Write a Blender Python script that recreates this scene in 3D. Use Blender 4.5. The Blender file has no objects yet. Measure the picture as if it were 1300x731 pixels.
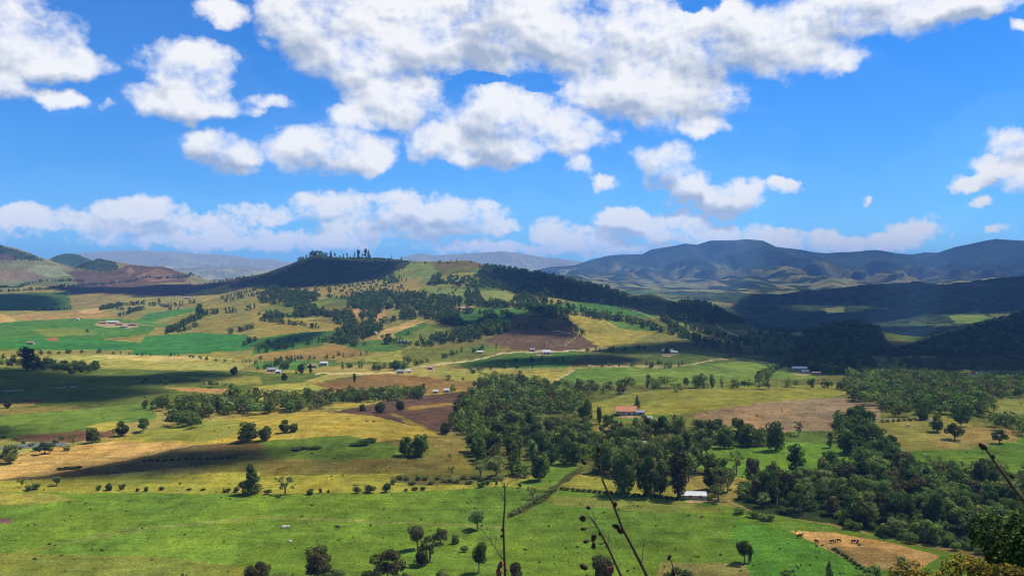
import bpy, math, random
import numpy as np
R = math.radians
rng = np.random.default_rng(7)
random.seed(7)
scene = bpy.context.scene
COL = scene.collection

# ------------------------------------------------------------------ camera
F = 1150.0; CX, CY = 650.0, 365.5; HOR = 345.0
ZC = 95.0
TH = math.atan((CY - HOR) / F)
fw = np.array([0, math.cos(TH), -math.sin(TH)]); up = np.array([0, math.sin(TH), math.cos(TH)])
def ray(px, py):
    return np.array([(px - CX) / F, 0, 0]) + (CY - py) / F * up + fw
def at_depth(px, py, Y):
    d = ray(px, py); t = Y / d[1]
    return d[0] * t, Y, ZC + d[2] * t
def project(X, Y, Z):
    dz = Z - ZC
    f = Y * fw[1] + dz * fw[2]; u = Y * up[1] + dz * up[2]
    f = np.maximum(f, 1e-3)
    return CX + X / f * F, CY - u / f * F

# ------------------------------------------------------------------ noise
PERM = rng.permutation(4096)
GA = rng.random(4096) * 2 * np.pi
GX, GY = np.cos(GA), np.sin(GA)
def perlin(x, y):
    xi = np.floor(x).astype(np.int64); yi = np.floor(y).astype(np.int64)
    xf = x - xi; yf = y - yi
    u = xf * xf * xf * (xf * (xf * 6 - 15) + 10); v = yf * yf * yf * (yf * (yf * 6 - 15) + 10)
    def g(i, j, dx, dy):
        h = PERM[(PERM[(xi + i) & 4095] + yi + j) & 4095]
        return GX[h] * dx + GY[h] * dy
    a = g(0, 0, xf, yf); b = g(1, 0, xf - 1, yf); c = g(0, 1, xf, yf - 1); d = g(1, 1, xf - 1, yf - 1)
    return (a + (b - a) * u) * (1 - v) + (c + (d - c) * u) * v
def fbm(x, y, o=4, gain=0.5):
    s = 0; a = 1.0
    for k in range(o):
        s = s + a * perlin(x + 17.3 * k, y - 9.1 * k); x = x * 2.03; y = y * 2.03; a *= gain
    return s
def ridged(x, y, o=4):
    s = 0; a = 1.0; w = 1.0
    for k in range(o):
        n = 1 - np.abs(perlin(x + 31.7 * k, y + 5.9 * k)) * 2
        n = n * n * w; s = s + a * n; w = np.clip(n * 1.6, 0, 1); x = x * 2.1; y = y * 2.1; a *= 0.5
    return s

# ------------------------------------------------------------------ terrain height
OFF = 150.0
ctrl = []
def cp(px, py, Y): ctrl.append(at_depth(px, py, Y))
def cz(px, Y, z):
    d = ray(px, HOR); ctrl.append((d[0] / d[1] * Y, Y, z))
for px in (-300, -80, 120, 330, 520, 700, 880, 1060, 1240, 1380, 1600):
    for Y in (90, 200, 300, 420): cz(px, Y, 0.0)
for px in (-80, 150, 330): cz(px, 600, 0); cz(px, 760, 1)
cz(470, 540, 5); cz(370, 520, 6); cz(230, 520, 3); cz(520, 640, -2); cz(600, 560, 0); cz(700, 560, -1)
cz(850, 560, 2); cz(1000, 560, 3); cz(1150, 560, 4); cz(1300, 560, 4); cz(1500, 560, 4)
cz(850, 680, 4); cz(950, 680, 6); cz(1100, 700, 2); cz(1300, 700, 0)
# left plateau
for px, pts in {
    -300: ((440,1150),(405,1700),(380,2500),(366,3100)),
    -80: ((440,1150),(405,1700),(380,2500),(366,3100)),
    60: ((440,1150),(405,1700),(382,2400),(366,3100)),
    200: ((445,1120),(410,1600),(382,2300),(362,2900)),
    320: ((455,1040),(430,1250),(400,1620),(375,2050),(358,2600)),
    450: ((458,1030),(430,1250),(400,1560),(370,2000),(347,2380)),
    600: ((460,1010),(430,1220),(400,1500),(375,1820),(352,2200)),
    700: ((466,960),(446,1090),(420,1250),(396,1400),(380,1750),(360,2150)),
    800: ((468,930),(448,1080),(428,1230),(405,1480),(385,1800)),
    900: ((470,900),(450,1080),(425,1350),(403,1650)),
    1000: ((478,850),(468,960),(450,1130),(428,1450)),
    1080: ((480,860),(455,1100),(447,1230)),
    1200: ((485,830),(470,950),(452,1150),(440,1350)),
    1300: ((486,830),(470,950),(450,1150),(425,1450)),
    1500: ((486,830),(470,950),(450,1150),(425,1450))}.items():
    for py, Y in pts: cp(px, py, Y)
crest = [(312,352,2700),(342,346,2650),(370,336,2620),(384,330,2600),(393,324.5,2600),(402,322.5,2600),(410,323,2600),(418,327,2600),(430,328,2600),(455,328.5,2600),(480,329.5,2600),(505,331,2580),
    (530,334,2560),(560,335.5,2540),(598,334,2500),(618,338,2480),(650,343,2450),(690,349,2400),(740,361,2300),(790,370,2150),(812,378,2000),(833,374,1900),(852,381,1880),(870,386,1900),(890,384,1880),(920,399,1850),(950,412,1800)]
for px, py, Y in crest:
    cp(px, py, Y)
    x, y, z = at_depth(px, py, Y)
    s = 1.0
    ctrl.append((x * 1.12, y * 1.16, z - 45)); ctrl.append((x * 1.35, y * 1.4, z - 110))
for px in (-300, -80, 60, 180, 260): cz(px, 3900, 40)
for px, Y, z in ((-300,6000,-20),(0,6000,-20),(300,6000,-30),(500,6000,-40),(700,5200,15),(760,4300,-10),(820,3700,-30),(900,3400,-40),(850,6000,30),(1000,5600,0),(700,7000,30),(1300,6000,10),(1600,6000,20),
    (980,2500,-70),(1050,2100,-75),(1050,3000,-85),(1130,2600,-90),(1200,3000,-70),(1300,3200,-50),(1250,2300,-70),(1500,2500,-60),(1500,3500,-50),
    (0,9000,0),(400,9000,0),(800,9000,20),(1300,9000,20),(0,17000,0),(600,17000,0),(1300,17000,0),(-300,12000,0),(1600,12000,0),(600,12000,0)):
    cz(px, Y, z)
# forested knoll and slope to the right
cp(1080, 412, 1620); cp(1040, 420, 1600); cp(1115, 422, 1600); cz(1080, 1900, -50); cz(1150, 1750, -45)
cp(1300, 400, 1900); cp(1240, 412, 1850); cp(1180, 428, 1750); cp(1500, 385, 1900)
C = np.array(ctrl)
def feat(X, Y):
    return np.stack([X / (Y + OFF) * 3.2, np.log(Y + OFF) * 1.7], -1)
P = feat(C[:, 0], C[:, 1])
def tpsk(d2): return np.where(d2 > 0, 0.5 * d2 * np.log(d2 + 1e-12), 0)
n = len(P)
K = tpsk(((P[:, None] - P[None]) ** 2).sum(-1)) + np.eye(n) * 1e-4
Q = np.hstack([np.ones((n, 1)), P])
A = np.vstack([np.hstack([K, Q]), np.hstack([Q.T, np.zeros((3, 3))])])
sol = np.linalg.solve(A, np.concatenate([C[:, 2], np.zeros(3)]))
ga = np.linspace(-1.3, 1.3, 320); gb = np.linspace(math.log(40.), math.log(17600.), 420)
GAa, GBb = np.meshgrid(ga, gb, indexing='ij')
pp = np.stack([GAa * 3.2, GBb * 1.7], -1).reshape(-1, 2)
coarse = np.zeros(len(pp))
for i in range(n):
    coarse += sol[i] * tpsk(((pp - P[i]) ** 2).sum(-1))
coarse += sol[n] + pp @ sol[n + 1:]
coarse = coarse.reshape(GAa.shape)
def bil(gridz, fi, fj):
    i = np.clip(np.floor(fi).astype(int), 0, gridz.shape[0] - 2); j = np.clip(np.floor(fj).astype(int), 0, gridz.shape[1] - 2)
    a = np.clip(fi - i, 0, 1); b = np.clip(fj - j, 0, 1)
    return (gridz[i, j] * (1 - a) + gridz[i + 1, j] * a) * (1 - b) + (gridz[i, j + 1] * (1 - a) + gridz[i + 1, j + 1] * a) * b
def base_h(X, Y):
    Yq = np.maximum(Y, -100)
    u = np.clip(X / (Yq + OFF), -1.3, 1.3); b = np.log(np.maximum(Yq + OFF, 41))
    return bil(coarse, (u + 1.3) / 2.6 * 319, (b - gb[0]) / (gb[-1] - gb[0]) * 419)
def ridge(X, Y, pts, Yc, Wf, Wb, zb, p=1.3, spur=0.0, seed=0.0, sc=900.0):
    xs = np.array([at_depth(a, b, Yc)[0] for a, b in pts]); zs = np.array([at_depth(a, b, Yc)[2] for a, b in pts])
    side = np.maximum(0, np.maximum(xs[0] - X, X - xs[-1])) * 0.35
    zc = np.interp(X, xs, zs)
    zc = zc + fbm(X / (Wf * .11) + seed, X * 0 + seed, 3) * Yc * .0016
    dY = Yc - Y
    t = np.where(dY > 0, dY / Wf, -dY / Wb)
    g = np.clip(1 - t, 0, 1) ** p
    e = np.minimum(ridged(X / sc + seed, Y / (sc * 1.7) + seed, 4) - 1.4, 0.05)
    h = zb + (zc - zb) * g + spur * e * np.clip(t * 3.0, 0, 1) * np.clip(g * 3, 0, 1)
    h = h - side - 260 * np.clip((t - .72) / .28, 0, 1) ** 2
    return np.where(t < 1, h, -400.)
RIDGES = [
  dict(pts=[(-400,300),(-150,306),(-40,309),(0,311),(20,315),(40,324),(62,332),(90,342),(120,352),(160,362),(200,372)], Yc=4300, Wf=1000, Wb=1500, zb=20, spur=26, seed=3.1, sc=420.),
  dict(pts=[(20,345),(55,333),(70,325),(85,320.5),(98,322),(112,328),(140,340),(170,352)], Yc=5300, Wf=900, Wb=900, zb=0, spur=20, seed=8.1, sc=500.),
  dict(pts=[(40,372),(80,352),(100,338),(112,332),(124,328),(140,331),(150,333),(165,335),(190,338),(205,337),(222,343),(240,349),(270,358),(310,366)], Yc=3900, Wf=650, Wb=800, zb=35, spur=18, seed=1.7, sc=330.),
  dict(pts=[(60,335),(100,322),(135,319.5),(180,318),(230,320),(300,325),(350,330),(400,336)], Yc=14500, Wf=5200, Wb=2500, zb=0, spur=120, seed=5.5, sc=1500., p=1.0),
  dict(pts=[(180,347),(220,341),(265,338),(300,339),(330,341),(380,350)], Yc=9500, Wf=2500, Wb=2500, zb=0, spur=60, seed=2.5, sc=900.),
  dict(pts=[(470,336),(515,326),(535,321.5),(555,324),(580,321),(600,320),(622,318.5),(640,317.5),(660,321),(685,326),(710,328),(735,332),(780,342)], Yc=14000, Wf=4000, Wb=2500, zb=0, spur=90, seed=9.5, sc=1300.),
  dict(pts=[(640,352),(680,343),(700,338),(730,336.5),(750,330),(775,324),(815,323),(826,317),(850,313),(870,309.5),(885,311),(903,305.5),(920,305),(948,302.5),(968,304.5),(985,313),(1010,316),(1050,320.5),(1085,319.5),(1112,317.5),(1140,321),(1160,322),(1175,319.5),(1190,321),(1215,313),(1240,307.5),(1265,303.5),(1300,306),(1400,298),(1700,300)],
       Yc=9000, Wf=4200, Wb=3000, zb=10, spur=210, seed=4.4, sc=1000., p=1.7),
  dict(pts=[(900,400),(935,386),(970,378),(1000,373),(1050,367),(1100,362.5),(1140,361.5),(1165,358),(1190,361),(1250,356),(1300,351),(1450,340),(1700,330)],
       Yc=4100, Wf=1500, Wb=1200, zb=-90, spur=26, seed=6.6, sc=420.),
]
def height(X, Y):
    h = base_h(X, Y)
    far = np.clip((Y - 500) / 2500, 0, 1)
    h = h + fbm(X / 260, Y / 260, 3) * (0.8 + 13 * far) + fbm(X / 60 + 7, Y / 60, 2) * (0.25 + 1.6 * far)
    h = h + fbm(X / 650 + 3, Y / 800, 4) * 75 * np.clip((Y - 4300) / 1200, 0, 1) * np.clip((9000 - Y) / 1500, 0, 1)
    for r in RIDGES:
        q = np.full(X.shape, -400.); mk = (Y > r['Yc'] - r['Wf']) & (Y < r['Yc'] + r['Wb'])
        if not mk.any(): continue
        q[mk] = ridge(X[mk], Y[mk], **r)
        k = 10.0
        m = np.maximum(h, q); h = m + k * np.log1p(np.exp(-np.abs(h - q) / k)) * (q > -230) * 0.6
    rr = np.hypot(X * 0.9, Y)
    s = 93.0 - 0.44 * rr + fbm(X / 12, Y / 12, 3) * np.clip(rr / 12 - 0.2, 0, 1.2)
    return np.maximum(h, s)
us = np.concatenate([-np.linspace(1.25, 0.66, 50)[:-1], np.linspace(-0.66, 0.66, 1040), np.linspace(0.66, 1.25, 50)[1:]])
inv = 1.0 / np.linspace(1 / 1000., 1 / 255., 430)[::-1]
Ys = np.concatenate([np.linspace(-100, 250, 120), inv, np.arange(1004, 2900, 5.0), np.arange(2905, 5200, 12), np.geomspace(5220, 17200, 200)])
UU, YY = np.meshgrid(us, Ys, indexing='ij')
XX = UU * (YY + OFF)
ZZ = height(XX, YY)
def Hs(X, Y):
    u = X / (Y + OFF)
    return bil(ZZ, np.interp(u, us, np.arange(len(us))), np.interp(Y, Ys, np.arange(len(Ys))))
YM = np.unique(np.concatenate([np.geomspace(60, 17000, 2600)]))
def ground(px, py, ymin=150.):
    d = ray(px, py)
    Y = YM[YM >= ymin]
    zr = ZC + d[2] / d[1] * Y; X = d[0] / d[1] * Y
    hit = Hs(X, Y) >= zr
    if not hit.any(): return None
    i = int(np.argmax(hit))
    lo, hi = (Y[i - 1], Y[i]) if i > 0 else (Y[0], Y[0])
    for _ in range(12):
        m = 0.5 * (lo + hi)
        if Hs(np.array([d[0] / d[1] * m]), np.array([m]))[0] >= ZC + d[2] / d[1] * m: hi = m
        else: lo = m
    X = d[0] / d[1] * hi
    return np.array([X, hi, float(Hs(np.array([X]), np.array([hi]))[0])])
PX, PY = project(XX, YY, ZZ)
# ------------------------------------------------------------------ colours
def s2l(c):
    c = np.array(c, float) / 255
    return np.where(c <= 0.04045, c / 12.92, ((c + 0.055) / 1.055) ** 2.4)
ALB = 0.65
def lc(*c): return s2l(c) * ALB
def inpoly(x, y, poly):
    n = len(poly); res = np.zeros(x.shape, bool)
    j = n - 1
    for i in range(n):
        xi, yi = poly[i]; xj, yj = poly[j]
        if yi != yj:
            res ^= ((yi > y) != (yj > y)) & (x < (xj - xi) * (y - yi) / (yj - yi) + xi)
        j = i
    return res
# patchwork of small fields as the default: jittered cells in world space
def cells(X, Y, s, seed):
    xi = np.floor(X / s).astype(np.int64); yi = np.floor(Y / s).astype(np.int64)
    best = np.full(X.shape, 1e9); bid = np.zeros(X.shape, np.int64)
    for i in (-1, 0, 1):
        for j in (-1, 0, 1):
            h = PERM[(PERM[(xi + i + seed) & 4095] + yi + j) & 4095]
            cx = (xi + i + 0.5 + 0.42 * GX[h]) * s; cy = (yi + j + 0.5 + 0.42 * GY[h]) * s
            d = np.abs(X - cx) * 0.8 + np.abs(Y - cy)
            m = d < best; best = np.where(m, d, best); bid = np.where(m, h, bid)
    return bid
wx = fbm(XX / 150, YY / 150, 3) * 40; wy = fbm(XX / 150 + 50, YY / 150, 3) * 40
cid = np.where(YY < 3000, cells(XX + wx, YY * 0.55 + wy, 120., 11), cells(XX + wx * 3, YY * 0.5 + wy * 3, 260., 5))
pal = np.array([lc(150,142,70), lc(165,148,78), lc(128,132,62), lc(112,128,58), lc(142,128,68), lc(122,118,58), lc(160,155,80), lc(98,122,55)])
CC = pal[cid % 8]
PLOW = np.zeros(XX.shape); TREEY = np.zeros(XX.shape)
jx = fbm(XX / 16, YY / 16, 3) * 3.2; jy = fbm(XX / 16 + 30, YY / 16, 3) * 1.5
jx += fbm(XX / 120, YY / 120, 2) * 4.0 * np.clip(YY / 600 - .3, 0, 1)
QX, QY = PX + jx, PY + jy
def field(col, poly, plow=0, ymax=3400, ymin=-200, tree=0):
    xs_ = [p[0] for p in poly]; ys_ = [p[1] for p in poly]
    m = (QX > min(xs_)) & (QX < max(xs_)) & (QY > min(ys_)) & (QY < max(ys_)) & (YY < ymax) & (YY > ymin)
    if not m.any(): return
    mi = np.where(m)
    k = inpoly(QX[mi], QY[mi], poly)
    sel = (mi[0][k], mi[1][k])
    CC[sel] = lc(*col); PLOW[sel] = plow; TREEY[sel] = tree
# far land: forested mountains with scattered pale fields, the farthest paled as by haze
mm = YY > 4400
n1 = fbm(XX / 900, YY / 900, 4); n2 = fbm(XX / 220 + 9, YY / 220, 3)
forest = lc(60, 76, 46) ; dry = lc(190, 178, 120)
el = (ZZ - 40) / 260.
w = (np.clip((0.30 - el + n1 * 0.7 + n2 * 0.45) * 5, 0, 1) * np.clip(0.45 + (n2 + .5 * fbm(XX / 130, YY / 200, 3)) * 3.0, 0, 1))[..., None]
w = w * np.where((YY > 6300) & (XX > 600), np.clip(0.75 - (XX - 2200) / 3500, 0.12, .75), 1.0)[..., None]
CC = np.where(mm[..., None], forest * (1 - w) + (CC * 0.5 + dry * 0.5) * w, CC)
m2 = (YY > 7000) & (YY < 11500) & (XX > 0) & (ZZ > 110 + 160 * n1 + 60 * n2)
CC[m2] = lc(72, 88, 58) * (1 + 0.9 * np.clip(fbm(XX[m2] / 300, YY[m2] / 420, 4), -.6, .8))[..., None]
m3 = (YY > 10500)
CC[m3] = CC[m3] * 0.35 + lc(215, 208, 165) * 0.65  # pale farmland, lightened further to paint in the haze of distance
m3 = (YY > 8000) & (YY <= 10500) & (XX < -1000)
CC[m3] = CC[m3] * 0.5 + lc(200, 195, 150) * 0.5  # left range painted paler too, standing in for haze
TREEY[mm] = 0.3
# middle-right ridges: scrub and forest
Q8 = ridge(XX, YY, **RIDGES[-1])
m4 = (YY > 2900) & (YY < 5200) & ((Q8 > base_h(XX, YY) - 14 + 10 * n2) | ((YY < 4300) & (XX > 800 + 300 * n2)))
CC[m4] = lc(76, 92, 52); TREEY[m4] = 1
m5 = (YY > 1900) & (YY <= 3050) & (XX > 500 + 160 * n2)
CC[m5] = lc(76, 92, 50); TREEY[m5] = 1
m6 = m4 & (n2 + n1 * 0.6 > 0.50)
CC[m6] = lc(96, 100, 58); TREEY[m6] = 0
m6 = m5 & (n2 + n1 * 0.6 > 0.36)
CC[m6] = lc(104, 118, 62); TREEY[m6] = 0
# left hills
m7 = (YY > 3150) & (YY < 6000) & (PX < 330)
CC[m7] = (lc(138, 132, 84) * 0.6 + CC[m7] * 0.4)
EOFV = None
G = (118, 140, 50); YG = (158, 152, 62); Yl = (182, 160, 76); TN = (192, 160, 98); BR = (104, 72, 60); OL = (130, 118, 56)
LB = dict(ymax=6500, ymin=3150)
field((70, 84, 46), [(-60,300),(0,311),(40,323),(60,332),(30,330),(-60,325)], tree=1, **LB)
field((118, 94, 72), [(-60,325),(10,322),(20,330),(-60,333)], **LB)
field((150, 128, 92), [(-60,345),(30,341),(60,347),(62,354),(20,356),(-60,357)], **LB)
field((160, 160, 108), [(40,335),(75,338),(90,350),(60,352),(35,345)], **LB)
field((72, 84, 48), [(92,340),(110,330),(125,327),(148,334),(150,341),(135,346),(110,342)], tree=1, **LB)
field((116, 92, 70), [(85,345),(110,343),(135,347),(150,341),(165,336),(190,338),(210,339),(240,350),(235,358),(160,362),(100,362)], plow=.3, **LB)
field((158, 128, 90), [(160,345),(168,337),(172,345),(165,350)], **LB)
field((150, 118, 86), [(170,352),(200,341),(215,345),(225,354),(190,358)], **LB)
field((80, 100, 60), [(62,332),(85,320),(112,328),(110,332),(90,338)], tree=.5, ymax=6500, ymin=4600)
# ---- plateau on the left
field((150,140,72), [(-80,366),(330,352),(330,470),(-80,470)])
field((84,112,50), [(-80,375),(85,370),(92,393),(-80,397)])
field((152,134,74), [(88,372),(150,370),(150,390),(92,392)])
field((160,150,80), [(150,378),(230,372),(250,382),(190,392),(150,390)])
field((108,86,70), [(60,362),(150,361),(250,351),(320,350),(330,362),(240,376),(150,374),(90,372)], plow=.6)
field((168,150,76), [(235,374),(285,362),(300,370),(260,382)])
field((170,142,84), [(25,398),(120,394),(165,400),(95,406),(40,408),(0,402)])
field((190,162,96), [(-80,395),(0,397),(25,408),(0,414),(-80,420)])
field((200,166,104), [(98,394),(128,391),(128,397),(105,398)])
field((88,130,56), [(-80,418),(20,408),(95,404),(165,406),(200,415),(185,424),(130,430),(135,440),(60,444),(-80,446)])
field((126,140,62), [(40,418),(110,416),(125,424),(60,428)])
field((72,128,62), [(0,431),(60,427),(125,430),(182,436),(178,444),(60,444),(0,440)])
field((74,132,64), [(185,427),(240,422),(310,425),(330,432),(310,445),(200,451),(165,450)])
field((86,134,64), [(165,411),(190,397),(250,390),(250,400),(235,415),(190,416)])
field((148,144,70), [(190,410),(240,396),(260,392),(262,404),(240,414)])
field((152,138,70), [(235,421),(262,403),(330,393),(335,412),(300,422)])
field((160,112,70), [(58,429),(75,428),(74,432),(60,433)])
field((172,164,84), [(40,452),(140,450),(265,452),(330,460),(300,470),(210,470),(120,465)])
field((206,182,112), [(120,452),(150,450),(265,453),(268,457),(200,459)])
field((150,150,76), [(-20,452),(50,453),(50,457),(-20,458)])
# ---- the central hill
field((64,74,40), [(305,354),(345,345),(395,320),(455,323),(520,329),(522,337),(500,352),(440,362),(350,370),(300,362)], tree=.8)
field((140,150,74), [(522,334),(545,334),(560,348),(560,358),(500,360),(490,352)])
field((126,110,66), [(548,333),(600,331),(620,338),(618,342),(590,339),(560,341)])
field((166,154,72), [(582,346),(602,346),(598,352),(585,352)])
field((168,148,78), [(330,370),(430,360),(530,352),(540,362),(520,378),(440,376),(360,385),(330,388)])
field((152,146,74), [(530,360),(560,352),(610,362),(540,366)])
field((142,150,76), [(535,364),(608,368),(604,384),(560,380)])
field((150,156,82), [(600,370),(655,368),(670,376),(650,386),(605,379)])
field((92,132,56), [(553,392),(650,389),(672,396),(640,404),(560,402)])
field((74,116,52), [(556,400),(650,402),(646,416),(608,420),(580,412)])
field((166,146,72), [(322,392),(365,404),(430,412),(435,420),(360,423),(320,424)])
field((84,122,58), [(322,430),(380,422),(430,420),(420,430),(380,440),(320,452)])
field((190,150,88), [(440,392),(490,392),(490,408),(450,404)])
field((200,166,98), [(478,432),(485,420),(530,405),(542,410),(500,426),(492,434)])
field((124,134,58), [(500,426),(540,409),(582,420),(560,436),(510,438)])
field((86,124,54), [(500,425),(538,409),(545,413),(520,424),(505,432)])
field((92,122,54), [(425,435),(500,430),(520,440),(505,446),(440,448)])
field((158,132,72), [(320,450),(430,437),(470,447),(440,456),(330,458)])
field((168,164,76), [(460,453),(505,445),(512,450),(500,460),(462,459)])
field((128,130,58), [(510,442),(600,440),(620,452),(540,462),(510,458)])
field((96,136,56), [(320,462),(365,457),(400,459),(425,462),(390,470),(325,468)])
field((174,160,80), [(320,471),(500,472),(560,466),(660,452),(660,470),(560,480),(470,474),(405,484),(320,482)])
field((98,128,52), [(570,462),(640,449),(720,445),(760,448),(720,466),(650,468)])
field((124,134,60), [(590,442),(610,436),(640,445),(600,452)])
field((124,98,76), [(616,432),(648,418),(700,418),(738,424),(762,440),(700,447),(650,443)], plow=.7)
field((96,82,56), [(646,402),(690,398),(722,400),(738,424),(700,420),(650,418)])
field((178,162,74), [(710,398),(755,402),(800,412),(838,415),(838,420),(800,436),(765,442),(738,426),(722,408)])
field((110,140,60), [(764,405),(800,411),(840,416),(830,420),(790,418)])
field((90,132,56), [(660,382),(720,384),(800,388),(835,398),(830,404),(760,398),(690,394),(660,392)])
field((184,164,82), [(672,376),(715,380),(713,388),(680,382)])
field((168,164,84), [(640,368),(668,374),(668,382),(648,392),(640,390)])
field((140,150,64), [(838,402),(870,408),(872,414),(842,412)])
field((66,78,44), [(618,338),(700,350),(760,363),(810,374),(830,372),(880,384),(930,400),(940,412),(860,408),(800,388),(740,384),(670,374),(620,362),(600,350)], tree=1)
field((96,100,54), [(770,372),(812,376),(845,380),(855,396),(830,400),(790,392)])
field((110,112,58), [(860,396),(935,404),(960,418),(900,420),(870,412)])
field((104,116,56), [(760,443),(900,432),(1010,450),(1010,466),(900,462),(760,464),(720,456)])
field((104,94,60), [(845,434),(935,438),(990,452),(930,450),(850,442)])
field((112,104,58), [(720,458),(800,452),(830,460),(780,466),(725,466)])
field((90,112,52), [(935,425),(1000,420),(1010,440),(960,446)])
field((84,100,48), [(975,435),(1010,425),(1060,446),(1110,455),(1120,478),(1000,476),(960,466)])
field((88,106,52), [(1100,468),(1300,478),(1300,494),(1130,490),(1090,482)])
field((90,80,56), [(1150,455),(1400,440),(1400,470),(1170,470)])
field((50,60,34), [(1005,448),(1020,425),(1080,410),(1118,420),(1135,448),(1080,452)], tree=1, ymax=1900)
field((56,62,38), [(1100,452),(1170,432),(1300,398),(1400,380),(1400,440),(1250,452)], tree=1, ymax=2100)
field((150,168,72), [(1205,400),(1240,396),(1262,404),(1240,412),(1212,410)], ymax=5000, ymin=2000)
field((140,142,86), [(1255,398),(1300,394),(1300,402),(1265,404)], ymax=5000, ymin=2000)
field((148,150,84), [(1044,392),(1070,389),(1074,396),(1050,399)], ymax=5000, ymin=2000)
field((104,118,70), [(1105,425),(1150,420),(1180,415),(1200,410),(1180,425),(1140,438),(1115,435)], ymax=5000, ymin=2000)
field((130,150,66), [(700,487),(725,468),(850,464),(960,458),(1010,466),(1040,480),(975,482),(850,487),(760,489)])
field((112,140,56), [(725,468),(800,466),(795,478),(740,488),(705,487)])
field((182,166,76), [(640,474),(725,467),(705,485),(655,492),(625,486)])
field((168,162,74), [(560,470),(650,474),(655,490),(600,488),(560,478)])
# ---- valley floor, left
field((104,116,52), [(-60,466),(50,466),(330,472),(420,474),(320,500),(180,515),(130,528),(-60,512)])
field((120,96,60), [(-60,505),(60,507),(45,512),(-60,514)])
field((158,150,70), [(240,478),(330,478),(330,488),(260,486)])
field((190,150,92), [(205,491),(290,493),(306,500),(240,498)])
field((180,150,84), [(-60,513),(0,512),(48,510),(44,515),(-60,521)])
field((142,128,68), [(-60,521),(100,514),(115,525),(-60,532)])
field((110,132,54), [(-60,531),(130,518),(190,510),(200,530),(110,545),(60,556),(-60,556)])
field((120,90,64), [(20,553),(140,545),(150,552),(90,562),(20,560)])
field((176,160,72), [(110,540),(150,534),(160,540),(130,548)])
field((172,164,78), [(320,490),(405,483),(440,496),(400,508),(320,506)])
field((192,160,98), [(320,494),(355,494),(360,500),(320,502)])
field((146,114,66), [(395,487),(480,474),(560,480),(612,487),(600,492),(540,500),(430,498)])
field((156,124,70), [(560,484),(612,484),(620,492),(580,498)])
field((176,158,72), [(420,512),(600,494),(615,497),(520,508),(430,526)])
field((106,82,66), [(412,525),(460,515),(500,507),(620,493),(612,512),(600,530),(582,548),(548,548),(500,534),(430,530)], plow=.8)
field((150,124,64), [(515,517),(560,512),(595,510),(595,513),(560,515),(520,521)])
field((140,124,62), [(490,524),(500,524),(555,548),(545,549)])
field((184,160,68), [(140,560),(200,545),(330,526),(400,522),(470,527),(540,544),(560,552),(545,560),(470,566),(330,564),(250,564)])
field((150,150,66), [(210,540),(300,532),(330,545),(260,560),(150,558)])
field((196,160,94), [(-60,588),(60,570),(140,560),(255,563),(170,582),(60,603),(-60,612)])
field((122,104,60), [(-60,613),(60,603),(170,582),(250,564),(330,560),(330,572),(300,586),(130,603),(0,613)])
field((128,120,54), [(330,572),(330,562),(470,562),(545,553),(640,562),(640,604),(500,603),(320,604),(250,596)])
field((108,128,50), [(330,560),(440,552),(540,574),(560,582),(450,584),(340,580)])
field((144,128,66), [(540,553),(640,560),(625,578),(560,574)])
field((124,112,56), [(330,588),(560,578),(600,590),(520,600),(330,600)])
field((160,154,62), [(-60,612),(110,606),(330,598),(330,604),(512,601),(600,612),(650,610),(760,604),(870,608),(885,634),(760,627),(640,620),(560,625),(325,629),(-60,624)])
field((112,104,54), [(494,606),(520,600),(600,602),(645,606),(600,613),(540,616),(500,613)])
# ---- near meadow
field((112,138,48), [(-200,622),(325,627),(480,625),(560,622),(640,617),(700,621),(765,625),(875,632),(960,650),(1060,668),(1200,700),(1500,760),(1500,900),(-300,900),(-300,622)])
field((150,146,66), [(-60,624),(60,626),(95,634),(40,640),(-60,640)])
field((134,138,60), [(680,628),(860,634),(930,650),(830,650),(700,640)])
field((150,140,74), [(838,713),(950,714),(968,745),(830,745)])
field((138,100,96), [(-60,657),(12,658),(14,663),(-60,665)])
field((130,134,56), [(-60,700),(200,706),(330,722),(330,760),(-60,760)])
field((202,160,98), [(1000,672),(1060,676),(1130,688),(1195,705),(1160,728),(1086,715)])
field((168,138,86), [(1040,690),(1120,696),(1170,712),(1150,728),(1086,715)], plow=.4)
field((96,140,48), [(930,660),(1000,672),(1086,716),(1120,740),(960,740),(930,690)])
# ---- right-hand pastures
field((110,112,54), [(590,560),(600,500),(650,480),(760,490),(860,540),(900,600),(860,612),(770,605),(700,600),(600,610)])
field((120,146,54), [(680,578),(745,596),(700,618),(650,616),(690,600)])
field((160,154,66), [(748,512),(810,497),(900,492),(1060,488),(1080,500),(975,512),(870,524),(850,530),(770,536),(745,528)])
field((116,146,54), [(770,528),(850,526),(850,534),(780,540)])
field((150,130,70), [(750,536),(870,534),(860,560),(770,565)])
field((170,142,104), [(872,525),(975,510),(1080,503),(1115,515),(1120,530),(1075,545),(990,548),(900,540)], plow=.5)
field((118,152,52), [(862,566),(985,560),(1085,566),(1100,600),(1040,612),(940,606),(870,590)])
field((74,84,42), [(865,545),(990,545),(990,568),(870,566)])
field((70,82,40), [(1060,528),(1095,526),(1140,575),(1130,600),(1090,590),(1060,552)])
field((160,148,70), [(1105,545),(1115,532),(1200,528),(1300,545),(1400,550),(1400,575),(1300,580),(1140,576),(1118,562)])
field((116,146,54), [(1135,572),(1230,570),(1300,556),(1400,552),(1400,605),(1210,598),(1150,590)])
field((178,150,80), [(1220,540),(1290,545),(1290,560),(1190,568),(1180,556)])
field((160,156,74), [(1262,507),(1400,505),(1400,526),(1270,522)])
field((60,74,38), [(930,636),(960,606),(1060,596),(1130,588),(1200,598),(1400,605),(1400,720),(1200,694),(1060,666),(960,650)])
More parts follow.
